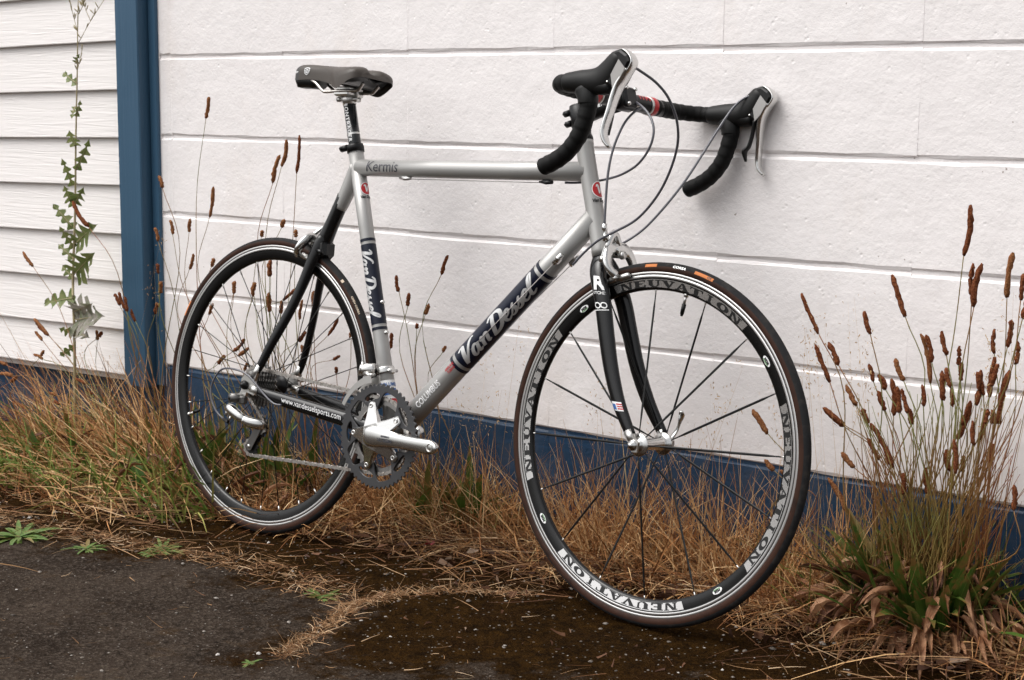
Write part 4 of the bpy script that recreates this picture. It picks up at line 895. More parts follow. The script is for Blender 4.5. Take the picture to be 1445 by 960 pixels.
# ---- front derailleur
fd = empty('front_derailleur'); fd.parent = bike; fd.location = (sx(.403), 0, .403); fdi = Matrix.Translation((-sx(.403), 0, -.403))
def fdp(name, mb, m): o = obj(name, mb, m, fd); o.matrix_local = fdi; return o
sa = nrm(S1-S0)
mb = MB(); mb.lathe([(.0166, -.0072), (.0196, -.0072), (.0202, -.004), (.0202, .004), (.0196, .0072), (.0166, .0072)], (sx(.402), 0, .402), sa, 32); mb.box((sx(.402)+.020, -.002, .404), (.012, .018, .012), bev=.003); mb.tube([(sx(.402)+.022, -.016, .404), (sx(.402)+.022, .012, .404)], .0034, 10); fdp('clamp_band', mb, M['alloy'])
mb = MB(); mb.tube([(sx(.402)-.010, -.020, .404), (sx(.402)-.024, -.028, .402), (sx(.402)-.036, -.034, .398)], [.012, .0135, .010], 14, n=3, power=.7); mb.tube([(sx(.402)-.030, -.036, .410), (sx(.402)-.038, -.034, .388)], [.0075, .0070], 12); mb.tube([(sx(.402)-.034, -.033, .402), (sx(.402)-.040, -.030, .418)], .0035, 8); fdp('body', mb, M['alloy'])
def cage(y0, y1, rin, rout, a0, a1):
    mb = MB(); rr = []
    for i, t in enumerate(np.linspace(a0, a1, 14)):
        a = math.radians(t); k = i/13; ri = rin+.002*math.sin(k*3); ro = rout-(rout-rin)*.45*k
        rr.append([(BBX+r_*math.cos(a), y, BBZ+r_*math.sin(a)) for r_, y in ((ri, y0), (ro, y0), (ro, y1), (ri, y1))])
    return mb.rings(rr, sm=False)
fdp('cage_plate', cage(-.0545, -.0525, .1115, .1290, 104, 152), M['alloy_dull'])
fdp('cage_plate', cage(-.0365, -.0348, .0960, .1270, 100, 150), M['alloy_dull'])
mb = MB(); mb.tube([(BBX+.128*math.cos(math.radians(104)), -.0535, BBZ+.128*math.sin(math.radians(104))), (BBX+.130*math.cos(math.radians(107)), -.036, BBZ+.130*math.sin(math.radians(107)))], .004, 8); mb.tube([(sx(.402)-.026, -.036, .394), (BBX-.036, -.050, .392)], .0045, 8); fdp('link', mb, M['alloy_dull'])

# ---- fork, headset, stem
mb = MB()
FKc = axz(.668)
mb.tube([axz(.6715), axz(.662), axz(.650)], [.0186, .0185, .0200], 26)
for s in (-1, 1):
    mb.tube([axz(.6700)+A(-.001, s*.008, 0), (.9005, s*.0215, .640), (.924, s*.0312, .590), (.943, s*.0362, .528), (.9630, s*.0405, .467), (.989, s*.0452, .410), (1.014, s*.0480, .370), (1.0280, s*.0490, .350)],
            [.0155, .0185, .0180, .0172, .0160, .0140, .0118, .0100], 20, up=(0, 1, 0), rb=[.010, .0125, .0112, .0105, .0098, .0088, .0078, .0070], n=4)
fork = part('fork', mb, M['carbon'], None, True)
for s in (-1, 1):
    mb = MB(); mb.prism([(1.020, .360), (1.034, .352), (1.050, .340), (1.048, .322), (1.036, .322), (1.034, .334), (1.024, .340), (1.016, .350)], s*.0535-.0028, s*.0535+.0028); mb.tube([(1.022, s*.0492, .357), (1.034, s*.0525, .341)], [.0098, .0072], 14); o = obj('fork_end', mb, M['alloy_dull'], fork)
# transfers on the outer face of the drive-side leg
LP = smooth(np.array([(.8855, .0125, .668, .0155), (.9005, .0215, .640, .0185), (.924, .0312, .590, .0180), (.943, .0362, .528, .0172), (.963, .0405, .467, .0160), (.989, .0452, .410, .0140), (1.014, .0480, .370, .0118)]), 6)
def legmap(z0, lift=.0012):
    zz = LP[::-1, 2]
    def fn(u, v):
        z = z0+v; x = np.interp(z, zz, LP[::-1, 0]); y = np.interp(z, zz, LP[::-1, 1]); r = np.interp(z, zz, LP[::-1, 3]); t = np.clip(u/r, -1, 1)
        rb_ = r*.70; return A(x+r*math.sin(t*1.2), -y-rb_*math.cos(t*1.2)-lift, z)
    return fn
def fp(name, mb, m): return obj(name, mb, m, fork)
fp('lettering', mapped(font_mesh('R', .034, .0012, .18, 1.1, slice_u=.004), legmap(.620), 1, 1, .004), M['decal_white'])
fp('lettering', mapped(font_mesh('RITCHEY', .0078, .0001, 0, .9, slice_u=.004), legmap(.603), 1, 1, .004), M['decal_silver'])
fp('lettering', mapped(strokes_mesh([([(.0055*math.cos(t)-.006, .0048*math.sin(t)) for t in np.linspace(0, 6.28, 12)], .0022), ([(.0055*math.cos(t)+.006, .0048*math.sin(t)+.001) for t in np.linspace(0, 6.28, 12)], .0022), ([(-.016, -.010), (0, -.008), (.018, -.007)], .0016)], 2), legmap(.580), 1, 1, .003), M['decal_white'])
fm = legmap(.400, .0006); fm2 = legmap(.400, .0011)
fp('flag_sticker', patch(lambda v, u: fm(u, v), -.008, .008, -.012, .012), M['decal_white'])
fp('flag_sticker', patch(lambda v, u: fm2(u, v), -.006, .004, -.011, -.001, 3, 4), M['blue_dec'])
for v in (-.004, .0, .004): fp('flag_sticker', patch(lambda a, u: fm2(u, a), v-.0011, v+.0011, .001, .011, 2, 4), M['red'])
mb = MB(); mb.lathe([(.0, -.001), (.0186, -.001), (.0190, .003), (.0186, .006), (.0170, .0105), (.0170, .0165), (.0176, .0168), (.0176, .0255), (.0158, .0270), (0, .0272)], h1, AXD, 30); hs_ = part('headset', mb, M['black_metal'])
SA, SB = axz(.9335), A(.9090, 0, .9650); sdv = nrm(SB-SA)
mb = MB(); mb.tube([axz(.9130), axz(.9150), axz(.953), axz(.955)], [.0165, .0185, .0185, .0165], 24); mb.tube([SA, SA*.5+SB*.5, SB-sdv*.012], [.0160, .0148, .0165], 20, rb=[.0165, .0155, .0185])
mb.tube([SB+A(0, -.0225, 0), SB+A(0, -.0200, 0), SB+A(0, .0200, 0), SB+A(0, .0225, 0)], [.0180, .0200, .0200, .0180], 24)
mb.box(SB+sdv*.016, (.014, .036, .040), R=[[sdv[0], 0, -sdv[2]], [0, 1, 0], [sdv[2], 0, sdv[0]]], bev=.004)
for z in (.924, .944): q = axz(z)-A(.024, 0, .004); mb.tube([q+A(.008, -.010, .002), q+A(-.003, -.010, -.001)], .0062, 12); mb.tube([q+A(.008, .010, .002), q+A(-.003, .010, -.001)], .0062, 12)
stem = part('stem', mb, M['black_metal'], None, True)
for z in (.924, .944):
    mb = MB(); q = axz(z)-A(.027, 0, .005); mb.tube([q+A(0, -.014, 0), q+A(0, .014, 0)], .0030, 10); obj('stem_bolt', mb, M['alloy'], stem)
for sy in (-1, 1):
    for sz in (-1, 1):
        q = SB+sdv*.024+A(0, sy*.0135, 0)+A(-sdv[2], 0, sdv[0])*sz*.0155; mb = MB(); mb.tube([q-sdv*.004, q+sdv*.002], .0034, 10); obj('stem_bolt', mb, M['alloy'], stem)
mb = MB(); mb.lathe([(0, .0020), (.012, .0018), (.0175, 0), (.0175, -.004)], axz(.957), AXD, 24); obj('top_cap', mb, M['black_metal'], stem)
part('lettering', mapped(font_mesh('RITCHEY', .0085, .0003, 0, 1.0, slice_v=.003), tube_map(SA, SB, .0163, .15, .0006)), M['decal_silver'], stem)

# ---- handlebar
mb = MB(); XB = .909
mb.tube([(XB, -.12, .965), (XB, -.06, .965), (XB, .06, .965), (XB, .12, .965)], .0158, 24)
hb = part('handlebar', mb, M['black_metal'], None, True)
for s in (-1, 1):
    P = [(XB, s*.088, .965), (XB+.001, s*.14, .9655), (XB+.006, s*.180, .966), (XB+.022, s*.206, .966), (.955, s*.2185, .9655), (.982, s*.220, .9640), (1.001, s*.220, .9530), (1.0085, s*.220, .9310), (1.0045, s*.220, .9050), (.993, s*.220, .8740), (.972, s*.220, .8480), (.945, s*.220, .8300), (.912, s*.220, .8165)]
    Q = smooth(np.array(P), 14); l = np.r_[0, np.cumsum(np.linalg.norm(np.diff(Q, axis=0), axis=1))]
    f = np.arange(0, l[-1], .0026); Q = np.stack([np.interp(f, l, Q[:, k]) for k in range(3)], 1); ph = (f/.0195) % 1
    r = .0150+.0011*np.where(ph < .82, ph/.82, (1-ph)/.18)+.0003*np.sin(f*37); r[-3:] = [.0158, .0145, .011]
    mb = MB(); mb.tube(Q, r, 22, up=(.3, .2, 1)); obj('bar_tape', mb, M['tape'], hb)
    mb = MB(); mb.tube([(XB, s*.080, .965), (XB, s*.0815, .965), (XB, s*.092, .965), (XB, s*.0935, .965)], [.0172, .0178, .0182, .0172], 24); obj('tape_band', mb, M['red'], hb)
    mb = MB(); mb.tube([(XB, s*.074, .965), (XB, s*.0795, .965)], .0174, 24); obj('tape_band', mb, M['alloy_dull'], hb)
    fb = lambda u, v: A(XB+.0164*math.cos(.9+v/.0164), s*.052+u, .965+.0164*math.sin(.9+v/.0164)-.0)
    obj('lettering', mapped(font_mesh('ITM', .022, .0006, .2, 1.0, slice_v=.003), fb, 1, 1), M['red'], hb)
# ---- brake and shift levers
for s in (-1, 1):
    Y = s*.220
    mb = MB(); mb.tube([(.957, Y, .9650), (.966, Y, .9650), (.990, Y, .9655), (1.016, Y, .9650), (1.037, Y, .9690), (1.052, Y, .9820), (1.0625, Y, .9960), (1.069, Y, 1.0060), (1.0725, Y, 1.0110)],
        [.0172, .0184, .0190, .0182, .0174, .0170, .0162, .0145, .0085], 22, n=5, rb=[.0170, .0184, .0205, .0228, .0250, .0232, .0195, .0155, .0080])
    mb.tube([(.998, Y, .955), (1.006, Y, .938), (1.007, Y, .926)], [.0178, .0182, .0172], 20, n=4, rb=[.020, .0185, .0172]); mb.tube([(1.018, Y, .962), (1.040, Y, .9560), (1.056, Y, .9540)], [.0165, .0150, .0125], 18, n=3, rb=[.0180, .0150, .0110])
    lv = part('brake_lever', mb, M['rubber_hood'], None, True)
    mb = MB(); pol = [(1.046, .960), (1.056, .990), (1.0660, 1.0145), (1.0765, 1.0165), (1.0925, 1.0065), (1.0985, .9965), (1.0890, .9790), (1.0740, .9600), (1.0660, .9520)]
    for yy, k in ((Y-.0128, .90), (Y-.0105, 1), (Y+.0105, 1), (Y+.0128, .90)): pass
    cx0, cz0 = np.mean(pol, 0); mb.rings([[(cx0+(x-cx0)*k, yy, cz0+(z-cz0)*k) for x, z in pol] for yy, k in ((Y-.0130, .86), (Y-.0105, 1), (Y+.0105, 1), (Y+.0130, .86))], sm=False); obj('lever_head', mb, M['black_plastic'], lv)
    mb = MB(); mb.tube([(1.0690, Y, 1.0172), (1.0790, Y, 1.0172), (1.0905, Y, 1.0110), (1.0985, Y, 1.0020), (1.1005, Y, .9940), (1.0950, Y, .9830), (1.0860, Y, .9720)], [.0050, .0082, .0095, .0100, .0105, .0108, .0100], 16, n=5, side=(0, 1, 0), rb=[.0014, .0018, .0022, .0026, .0030, .0028, .0022]); obj('lever_cap', mb, M['alloy'], lv)
    mb = MB(); mb.tube([(1.0930, Y, .9840), (1.0840, Y, .9720), (1.0750, Y+s*.003, .9560), (1.0700, Y+s*.008, .9340), (1.0675, Y+s*.013, .9120), (1.0640, Y+s*.018, .8900), (1.0635, Y+s*.020, .8740), (1.0690, Y+s*.020, .8600), (1.0775, Y+s*.020, .8510)], [.0125, .0140, .0138, .0124, .0112, .0104, .0098, .0088, .0055], 18, n=5, side=(0, 1, 0), rb=[.0040, .0056, .0062, .0058, .0052, .0048, .0045, .0040, .0030]); obj('lever_blade', mb, M['alloy'], lv)
    for sg in (-1, 1):
        mb = MB(); mb.prism([(1.063, .974), (1.0775, .9995), (1.0925, .984), (1.0800, .962), (1.069, .950)], Y+sg*.0126, Y+sg*.0142); obj('lever_plate', mb, M['lever_satin'], lv)
    mb = MB(); yp = Y-s*.004; mb.tube([(1.0640, yp, .955), (1.0600, yp, .925), (1.0555, yp-s*.002, .903), (1.0490, yp-s*.005, .893), (1.0520, yp-s*.003, .874)], [.0060, .0055, .0062, .0085, .0030], 12, n=4, side=(0, 1, 0), rb=[.0035, .0030, .0035, .0045, .002]); obj('shift_paddle', mb, M['black_plastic'], lv)
    for yy in (Y-.0134, Y+.0134): mb = MB(); sg = math.copysign(1, yy-Y); mb.lathe([(0, sg*.0016), (.0022, sg*.0012), (.0026, 0)], (1.0560, yy, .9620), seg=10); obj('lever_pivot', mb, M['alloy'], lv)

# ---- brakes
def caliper(name, C0, inward, pad, steer, fwd):
    # C0: centre bolt (x, z); pad: pad position (x, z); fwd: +1 in front of the fork, -1 behind the stays
    root = empty(name); root.parent = bike; root.matrix_local = ST if steer else Matrix()
    cx, cz = C0
    for s in (-1, 1):
        mb = MB(); x0 = cx+(.006 if s < 0 else .012)*fwd
        P = [(x0, -s*.010, cz+.006), (x0+.001*fwd, s*.008, cz+.012), (x0+.002*fwd, s*.026, cz+.004), (x0*.6+pad[0]*.4, s*.0370, cz*.62+pad[1]*.38), (x0*.25+pad[0]*.75, s*.0350, cz*.3+pad[1]*.7), (pad[0], s*.0250, pad[1]+.004)]
        mb.tube(P, [.0085, .0120, .0120, .0105, .0090, .0090], 14, n=5, up=(fwd, 0, .2), rb=[.0055, .0075, .0078, .0070, .0065, .0070]); obj('brake_arm', mb, M['alloy'], root)
        mb = MB(); d = nrm(A(-(pad[1]-RW), 0, pad[0]-(WB if steer else 0))); p = A(pad[0], s*.0165, pad[1]); mb.tube([p-d*.026, p-d*.022, p+d*.022, p+d*.026], [.0030, .0048, .0048, .0030], 12, rb=[.003, .0055, .0055, .003]); obj('pad_holder', mb, M['alloy_dull'], root)
        mb = MB(); p = A(pad[0], s*.0122, pad[1]); mb.tube([p-d*.024, p+d*.024], .0022, 8, rb=[.005, .005]); obj('brake_pad', mb, M['black_plastic'], root)
        mb = MB(); mb.lathe([(0, s*.0345), (.0035, s*.0340), (.0060, s*.0330), (.0065, s*.0270), (0, s*.026)], (pad[0], 0, pad[1]), seg=14); obj('pad_bolt', mb, M['alloy'], root)
    mb = MB(); mb.tube([(cx-.012*fwd, 0, cz), (cx+.022*fwd, 0, cz)], .0062, 14); mb.tube([(cx+.020*fwd, 0, cz), (cx+.026*fwd, 0, cz)], [.0085, .0070], 14); obj('centre_bolt', mb, M['alloy_dull'], root)
    mb = MB(); mb.tube([(cx+.010*fwd, -.016, cz+.012), (cx+.012*fwd, 0, cz+.020), (cx+.010*fwd, .016, cz+.012), (cx+.006*fwd, .028, cz-.004)], [.0035]*4, 10, n=4); obj('spring', mb, M['alloy_dull'], root)
    return root
cb = axz(.668)
fbk = caliper('brake_caliper', (cb[0]+.026, .6760), 0, (.9465, .6330), True, 1)
mb = MB(); mb.tube([fk(851, 366, -.030)+A(0, 0, 0), fk(856, 350, -.026), fk(866, 330, -.012), (cb[0]+.036, .002, .690)], [.0062, .0065, .0080, .0080], 12, n=3); obj('brake_arm', mb, M['alloy'], fbk)
q = fk(852, 366, -.034); mb = MB(); mb.tube([q+A(-.002, -.008, 0), q+A(.002, .006, 0)], .0060, 12); obj('cable_clamp', mb, M['alloy_dull'], fbk)
mb = MB(); mb.tube([fk(853, 316, -.030), fk(853, 324, -.030), fk(853.5, 326, -.030), fk(854, 332, -.030), fk(854, 333, -.03), fk(855, 340, -.028)], [.0050, .0052, .0030, .0034, .0062, .0058], 12); obj('barrel_adjuster', mb, M['alloy'], fbk)
mb = MB(); mb.tube([fk(854, 336, -.032), fk(853, 392, -.036)], .0008, 6); obj('brake_wire', mb, M['wire'], fbk)
rbk = caliper('brake_caliper', (.118, .6600), 0, (.0910, .6320), False, -1)
mb = MB(); mb.tube([(.128, .010, .700), (.108, -.006, .676), (.094, -.014, .664)], [.0035, .0055, .0065], 12, n=4); obj('brake_arm', mb, M['alloy'], rbk)

# ---- cables
mb = MB(); mb.tube([fk(895, 95, -.21), fk(903, 100, -.195), fk(925, 116, -.165), fk(943, 138, -.14), fk(955, 170, -.115), fk(956, 205, -.09), fk(944, 245, -.07), fk(925, 280, -.055), fk(898, 310, -.045), fk(866, 328, -.040), fk(845, 339, -.036), fk(826, 355, -.034), fk(808, 374, -.033)], .0024, 10, n=6); part('shift_cable', mb, M['cable'], None, True)
mb = MB(); mb.tube([fk(1066, 135, .212), fk(1052, 138, .205), fk(1035, 152, .19), fk(1012, 185, .165), fk(990, 220, .14), fk(965, 258, .11), fk(938, 292, .08), fk(910, 322, .055), fk(885, 340, .036), fk(862, 352, .030), fk(838, 372, .027)], .0024, 10, n=6); part('shift_cable', mb, M['cable'], None, True)
mb = MB(); mb.tube([fk(910, 151, .055), fk(898, 156, .03), fk(884, 170, .01), fk(873, 190, -.010), fk(864, 215, -.02), fk(858, 245, -.026), fk(855, 280, -.029), fk(853, 318, -.030)], .0024, 10, n=6); part('brake_cable', mb, M['cable'], None, True)
mb = MB(); mb.tube([fk(872, 136, .030), fk(888, 140, .020), fk(905, 150, .005), fk(918, 166, -.004), fk(922.5, 186, -.010), fk(916, 210, -.012), fk(900, 232, -.008), fk(878, 246, .004), fk(856, 253, .020), fk(838, 256, .026), fk(815, 258, .014), fk(797, 258, -.004)], .0024, 10, n=6); part('brake_cable', mb, M['cable'], None, True)

# ================================================================== plants
VIEW = nrm(A(-.6, .8, 0))
def gnd(x, y): return ground_z(float(x), float(y))
def ribbons(name, roots, dirs, length, width, droop, tint, material, seg=5, bend=None):
    n = len(roots); t = np.linspace(0, 1, seg)[None, :, None]
    roots = np.asarray(roots)[:, None, :]; d = np.asarray(dirs); d = d/np.linalg.norm(d, axis=1, keepdims=True); L_ = np.asarray(length)[:, None, None]
    P = roots+d[:, None, :]*L_*t; P[:, :, 2] -= (np.asarray(droop)[:, None]*L_[:, :, 0]*(t[:, :, 0]**2.2))
    if bend is not None: P += bend[:, None, :]*(t**2)
    r = rng.normal(size=(n, 3)); side = np.cross(d, r); side /= np.linalg.norm(side, axis=1, keepdims=True)
    w_ = np.asarray(width)[:, None, None]*(1-.7*t**1.6)*.5
    V = np.stack([P+side[:, None, :]*w_, P-side[:, None, :]*w_], 2).reshape(-1, 3)
    b = (np.arange(n)*seg*2)[:, None]; i = np.arange(seg-1)[None, :]*2
    F = np.stack([b+i, b+i+1, b+i+3, b+i+2], 2).reshape(-1, 4)
    me = bpy.data.meshes.new(name); me.vertices.add(len(V)); me.vertices.foreach_set('co', V.ravel()); me.loops.add(F.size); me.loops.foreach_set('vertex_index', F.ravel().astype(np.int32))
    me.polygons.add(len(F)); me.polygons.foreach_set('loop_start', np.arange(0, F.size, 4, dtype=np.int32)); me.update(calc_edges=True)
    a = me.attributes.new('tint', 'FLOAT', 'POINT'); a.data.foreach_set('value', np.repeat(np.clip(tint, 0, 1), seg*2).astype(np.float32))
    me.materials.append(material); o = bpy.data.objects.new(name, me); col.objects.link(o); return o
def gndv(x, y): return np.array([gz(a)+(.018*min(1, max(0, (b+.2)/.2))) for a, b in zip(x, y)])
def stuff(o, label, cat): tag(o, label, cat, kind='stuff'); return o

def stalk(plant, base, hb, ht, pale=False, r=.0012, hr=.0050):
    hr *= random.uniform(.8, 1.15)
    # one flower stalk with its cylindrical seed head; coordinates are world
    o0 = A(*plant.location); base, hb, ht = (np.asarray(q)-o0 for q in (base, hb, ht)); ln = np.linalg.norm(hb-base)
    hd = nrm(ht-hb); m1 = base+(hb-base)*.4+A(random.uniform(-.035, .035), random.uniform(-.03, .03), .02)*ln; m2 = hb-hd*ln*.22+A(random.uniform(-.02, .02), 0, random.uniform(-.01, .01))*ln
    mb = MB(); mb.tube([base, m1, m2, hb+hd*.004], [r*1.25, r*1.1, r*.85, r*.75], 6, n=5); s = obj('stalk', mb, M['stem'], plant)
    L2 = np.linalg.norm(ht-hb); n = 11; mb = MB(); b = random.uniform(-.07, .07)*L2; sd_ = nrm(np.cross(hd, VIEW)); P = []; R = []
    for i in range(n):
        t = i/(n-1); P.append(hb+hd*L2*t+sd_*b*math.sin(t*math.pi)); e = min(1, (t+.03)/.10)**.5*min(1, (1.03-t)/.16)**.6; R.append(hr*e*random.uniform(.86, 1.12))
    mb.tube(P, R, 9); mb.v = [tuple(A(*v)+np.array([random.uniform(-1, 1) for _ in range(3)])*.0013) for v in mb.v]
    obj('seed_head', mb, M['head_pale'] if pale else M['head'], s); return s
def leaf(plant, base, d, length, width, droop, m, curl=.0, twist=0., fold=.25, name='leaf', seg=7):
    o0 = A(*plant.location); P = [np.asarray(base)-o0]; d = nrm(d); step = length/seg; V = []; F = []
    up = A(0, 0, 1); dd = d.copy(); pts = [P[0]]; ds = [d]
    for i in range(seg): dd = nrm(dd+A(0, 0, -droop/seg)+np.array([random.uniform(-.06, .06) for _ in range(3)])); pts.append(pts[-1]+dd*step); ds.append(dd)
    for i, (p, q) in enumerate(zip(pts, ds)):
        t = i/seg; w_ = width*.5*(math.sin(math.pi*min(1, .10+t*.90))**.8)*(1-.15*t)+.0012; sd_ = np.cross(q, up)
        sd_ = nrm(sd_) if np.linalg.norm(sd_) > .05 else A(1, 0, 0); nn_ = np.cross(sd_, q); a = twist*t; s2 = sd_*math.cos(a)+nn_*math.sin(a); n2 = np.cross(s2, q); c = fold+curl*t
        wv = .0 if curl == 0 else random.uniform(-.3, .3)*width*.2
        V += [p+s2*w_*math.cos(c)+n2*(w_*math.sin(c)+wv), p+n2*0, p-s2*w_*math.cos(c)+n2*(w_*math.sin(c)-wv)]
    for i in range(seg): F += [(3*i, 3*i+1, 3*i+4, 3*i+3), (3*i+1, 3*i+2, 3*i+5, 3*i+4)]
    mb = MB(); mb.add(V, F, 0, True); o = obj(name, mb, m, plant)
    for nm, vals in (('rib', [0., 1., 0.]*(seg+1)), ('along', [i/seg for i in range(seg+1) for _ in range(3)])):
        a = o.data.attributes.new(nm, 'FLOAT', 'POINT'); a.data.foreach_set('value', vals)
    return o
def heads(plant, base, spread, items, Yr, pale=.2, **k):
    for (x0, y0, x1, y1) in items:
        Y = random.uniform(*Yr); ht = at(x0, y0, Y); hb = at(x1, y1, Y); bx, by = base[0]+random.uniform(-1, 1)*spread[0], base[1]+random.uniform(-1, 1)*spread[1]
        bx += (hb[0]-base[0])*.22
        stalk(plant, (bx, by, gnd(bx, by)), hb, ht, random.random() < pale, **k)
def Zm(ox, oy, sc, L_): return [(ox+a/sc, oy+b/sc, ox+c/sc, oy+d/sc) for a, b, c, d in L_]

# ---- big plantain by the front wheel
RB = (.355, -.115)
pr = empty('plantain', (RB[0], RB[1], gnd(*RB))); tag(pr, 'large plantain clump with brown seed heads against white wall beyond front wheel', 'plant')
hl = Zm(1085, 240, 2.667, [(758, 132, 733, 322), (770, 352, 765, 475), (803, 352, 772, 515), (918, 312, 895, 480), (958, 390, 948, 490), (465, 395, 513, 553), (360, 530, 382, 617), (122, 465, 187, 617), (175, 657, 230, 798), (223, 650, 262, 735), (375, 730, 392, 795), (413, 770, 438, 828), (412, 832, 437, 905), (478, 710, 507, 793), (573, 617, 608, 803), (590, 622, 612, 722), (650, 607, 668, 697), (577, 810, 581, 888), (668, 745, 685, 818), (652, 757, 654, 868), (687, 820, 690, 890), (716, 663, 712, 735), (724, 725, 722, 793), (850, 600, 847, 690), (912, 565, 898, 667), (936, 645, 928, 732), (785, 760, 780, 885), (800, 753, 808, 848), (850, 705, 830, 855), (862, 730, 840, 812), (907, 755, 865, 955), (757, 870, 725, 958), (205, 895, 280, 958), (290, 812, 330, 887), (462, 785, 470, 925), (480, 815, 490, 915), (500, 825, 522, 915), (527, 897, 537, 958), (350, 900, 372, 955), (845, 903, 843, 955), (825, 900, 815, 955), (980, 420, 955, 560), (1010, 600, 985, 720)])
hl += Zm(1085, 560, 2.4, [(183, 38, 255, 102), (245, 190, 288, 240), (683, 15, 640, 145), (690, 83, 693, 165), (740, 45, 715, 145), (625, 145, 630, 260), (660, 200, 655, 255), (830, 300, 828, 385), (455, 260, 455, 330), (335, 140, 375, 213), (200, 275, 260, 385), (345, 90, 420, 240), (530, 240, 540, 330), (600, 180, 612, 250), (760, 160, 750, 230)])
heads(pr, RB, (.075, .045), hl, (-.20, -.05), .15, hr=.0045)
for i in range(150):                       # stalks without heads
    x = random.uniform(1200, 1450); y = random.uniform(540, 730); e = at(x, y, random.uniform(-.2, -.05)); bx, by = RB[0]+random.uniform(-.08, .08)+(e[0]-RB[0])*.2, RB[1]+random.uniform(-.05, .04)
    b = A(bx, by, gnd(bx, by))-A(*pr.location); e = e-A(*pr.location); mb = MB(); mb.tube([b, b*.5+e*.5+A(0, 0, .015), e], [.0013, .0010, .0005], 5, n=4); obj('stalk', mb, M['stem'], pr)
def spot(px, py, Y): p = at(px, py, Y); return p
for i in range(140):                       # upright green leaves
    a = random.uniform(0, 2*math.pi); rr = random.uniform(0, .10); bx, by = RB[0]+rr*math.cos(a)*1.2, RB[1]+rr*math.sin(a)*.6
    out = A(math.cos(a)*random.uniform(.2, .9), math.sin(a)*.5-.15, random.uniform(.8, 2.2))
    leaf(pr, (bx, by, gnd(bx, by)), out, random.uniform(.11, .25), random.uniform(.012, .026), random.uniform(.3, 1.5), M['leaf'] if random.random() < .85 else M['leaf_y'], fold=.35, twist=random.uniform(-.6, .6))
for i in range(130):                       # dead leaves hanging and curling outwards
    a = random.uniform(-math.pi*1.02, .02); rr = random.uniform(.02, .17); bx, by = RB[0]+rr*math.cos(a)*1.35, RB[1]+rr*math.sin(a)*.75; z = random.uniform(.015, .17)*(1-rr/.24)+.012
    out = A(math.cos(a)*random.uniform(.4, 1)+random.uniform(-.3, .3), math.sin(a)*random.uniform(.4, 1), random.uniform(-.25, .55))
    leaf(pr, (bx, by, gnd(bx, by)+z), out, random.uniform(.05, .115), random.uniform(.017, .034), random.uniform(.6, 2.4), M['dead'] if random.random() < .66 else M['dead_d'], curl=random.uniform(.4, 1.4), twist=random.uniform(-1.8, 1.8), fold=random.uniform(.3, 1.0), name='dead_leaf', seg=8)

# ---- plantain seen through the rear wheel
PB = (-1.27, -.13)
pm_ = empty('plantain', (PB[0], PB[1], gnd(*PB))); tag(pm_, 'plantain with tall thin stalks growing behind the rear wheel', 'plant')
hl = [(a/2, b/2, c/2, d/2) for a, b, c, d in [(590, 273, 581, 335), (845, 382, 837, 490), (808, 395, 795, 470), (790, 438, 770, 517), (602, 527, 592, 613), (480, 622, 487, 662), (537, 617, 534, 655), (545, 717, 535, 760), (803, 620, 796, 642), (740, 650, 738, 668), (836, 648, 836, 670), (765, 735, 764, 780), (660, 795, 660, 828), (720, 797, 713, 835), (758, 827, 760, 880), (885, 822, 886, 865), (795, 850, 792, 885), (604, 730, 598, 752)]]
hl += Zm(230, 310, 2.909, [(440, 165, 437, 235), (295, 252, 290, 300), (380, 260, 370, 315), (435, 300, 434, 370), (487, 342, 484, 385), (555, 280, 495, 330), (573, 330, 560, 410), (620, 295, 618, 360), (720, 405, 678, 475), (585, 460, 555, 500), (335, 490, 290, 540), (350, 527, 312, 557), (255, 560, 228, 593), (775, 455, 772, 490), (725, 560, 700, 575), (713, 605, 712, 630), (345, 590, 335, 620), (570, 515, 575, 545), (205, 345, 190, 390)])
heads(pm_, PB, (.14, .05), hl, (-.17, -.04), .6, hr=.0044, r=.0010)
for i in range(44):
    bx, by = PB[0]+random.uniform(-.26, .10), PB[1]+random.uniform(-.05, .04)
    leaf(pm_, (bx, by, gnd(bx, by)), A(random.uniform(-.6, .5), random.uniform(-.5, .2), 1.2), random.uniform(.12, .27), random.uniform(.016, .030), random.uniform(.3, 1.4), M['leaf'] if random.random() < .7 else M['leaf_y'], fold=.3, twist=random.uniform(-.6, .6))
for i in range(40):
    bx, by = PB[0]+random.uniform(-.30, .28), PB[1]+random.uniform(-.08, .05)
    leaf(pm_, (bx, by, gnd(bx, by)+random.uniform(.01, .12)), A(random.uniform(-1, 1), random.uniform(-1, .1), random.uniform(-.3, .6)), random.uniform(.06, .14), random.uniform(.012, .026), random.uniform(.8, 2.2), M['dead'] if random.random() < .45 else M['dead_d'], curl=random.uniform(.4, 1.4), twist=random.uniform(-1.6, 1.6), fold=.6, name='dead_leaf')

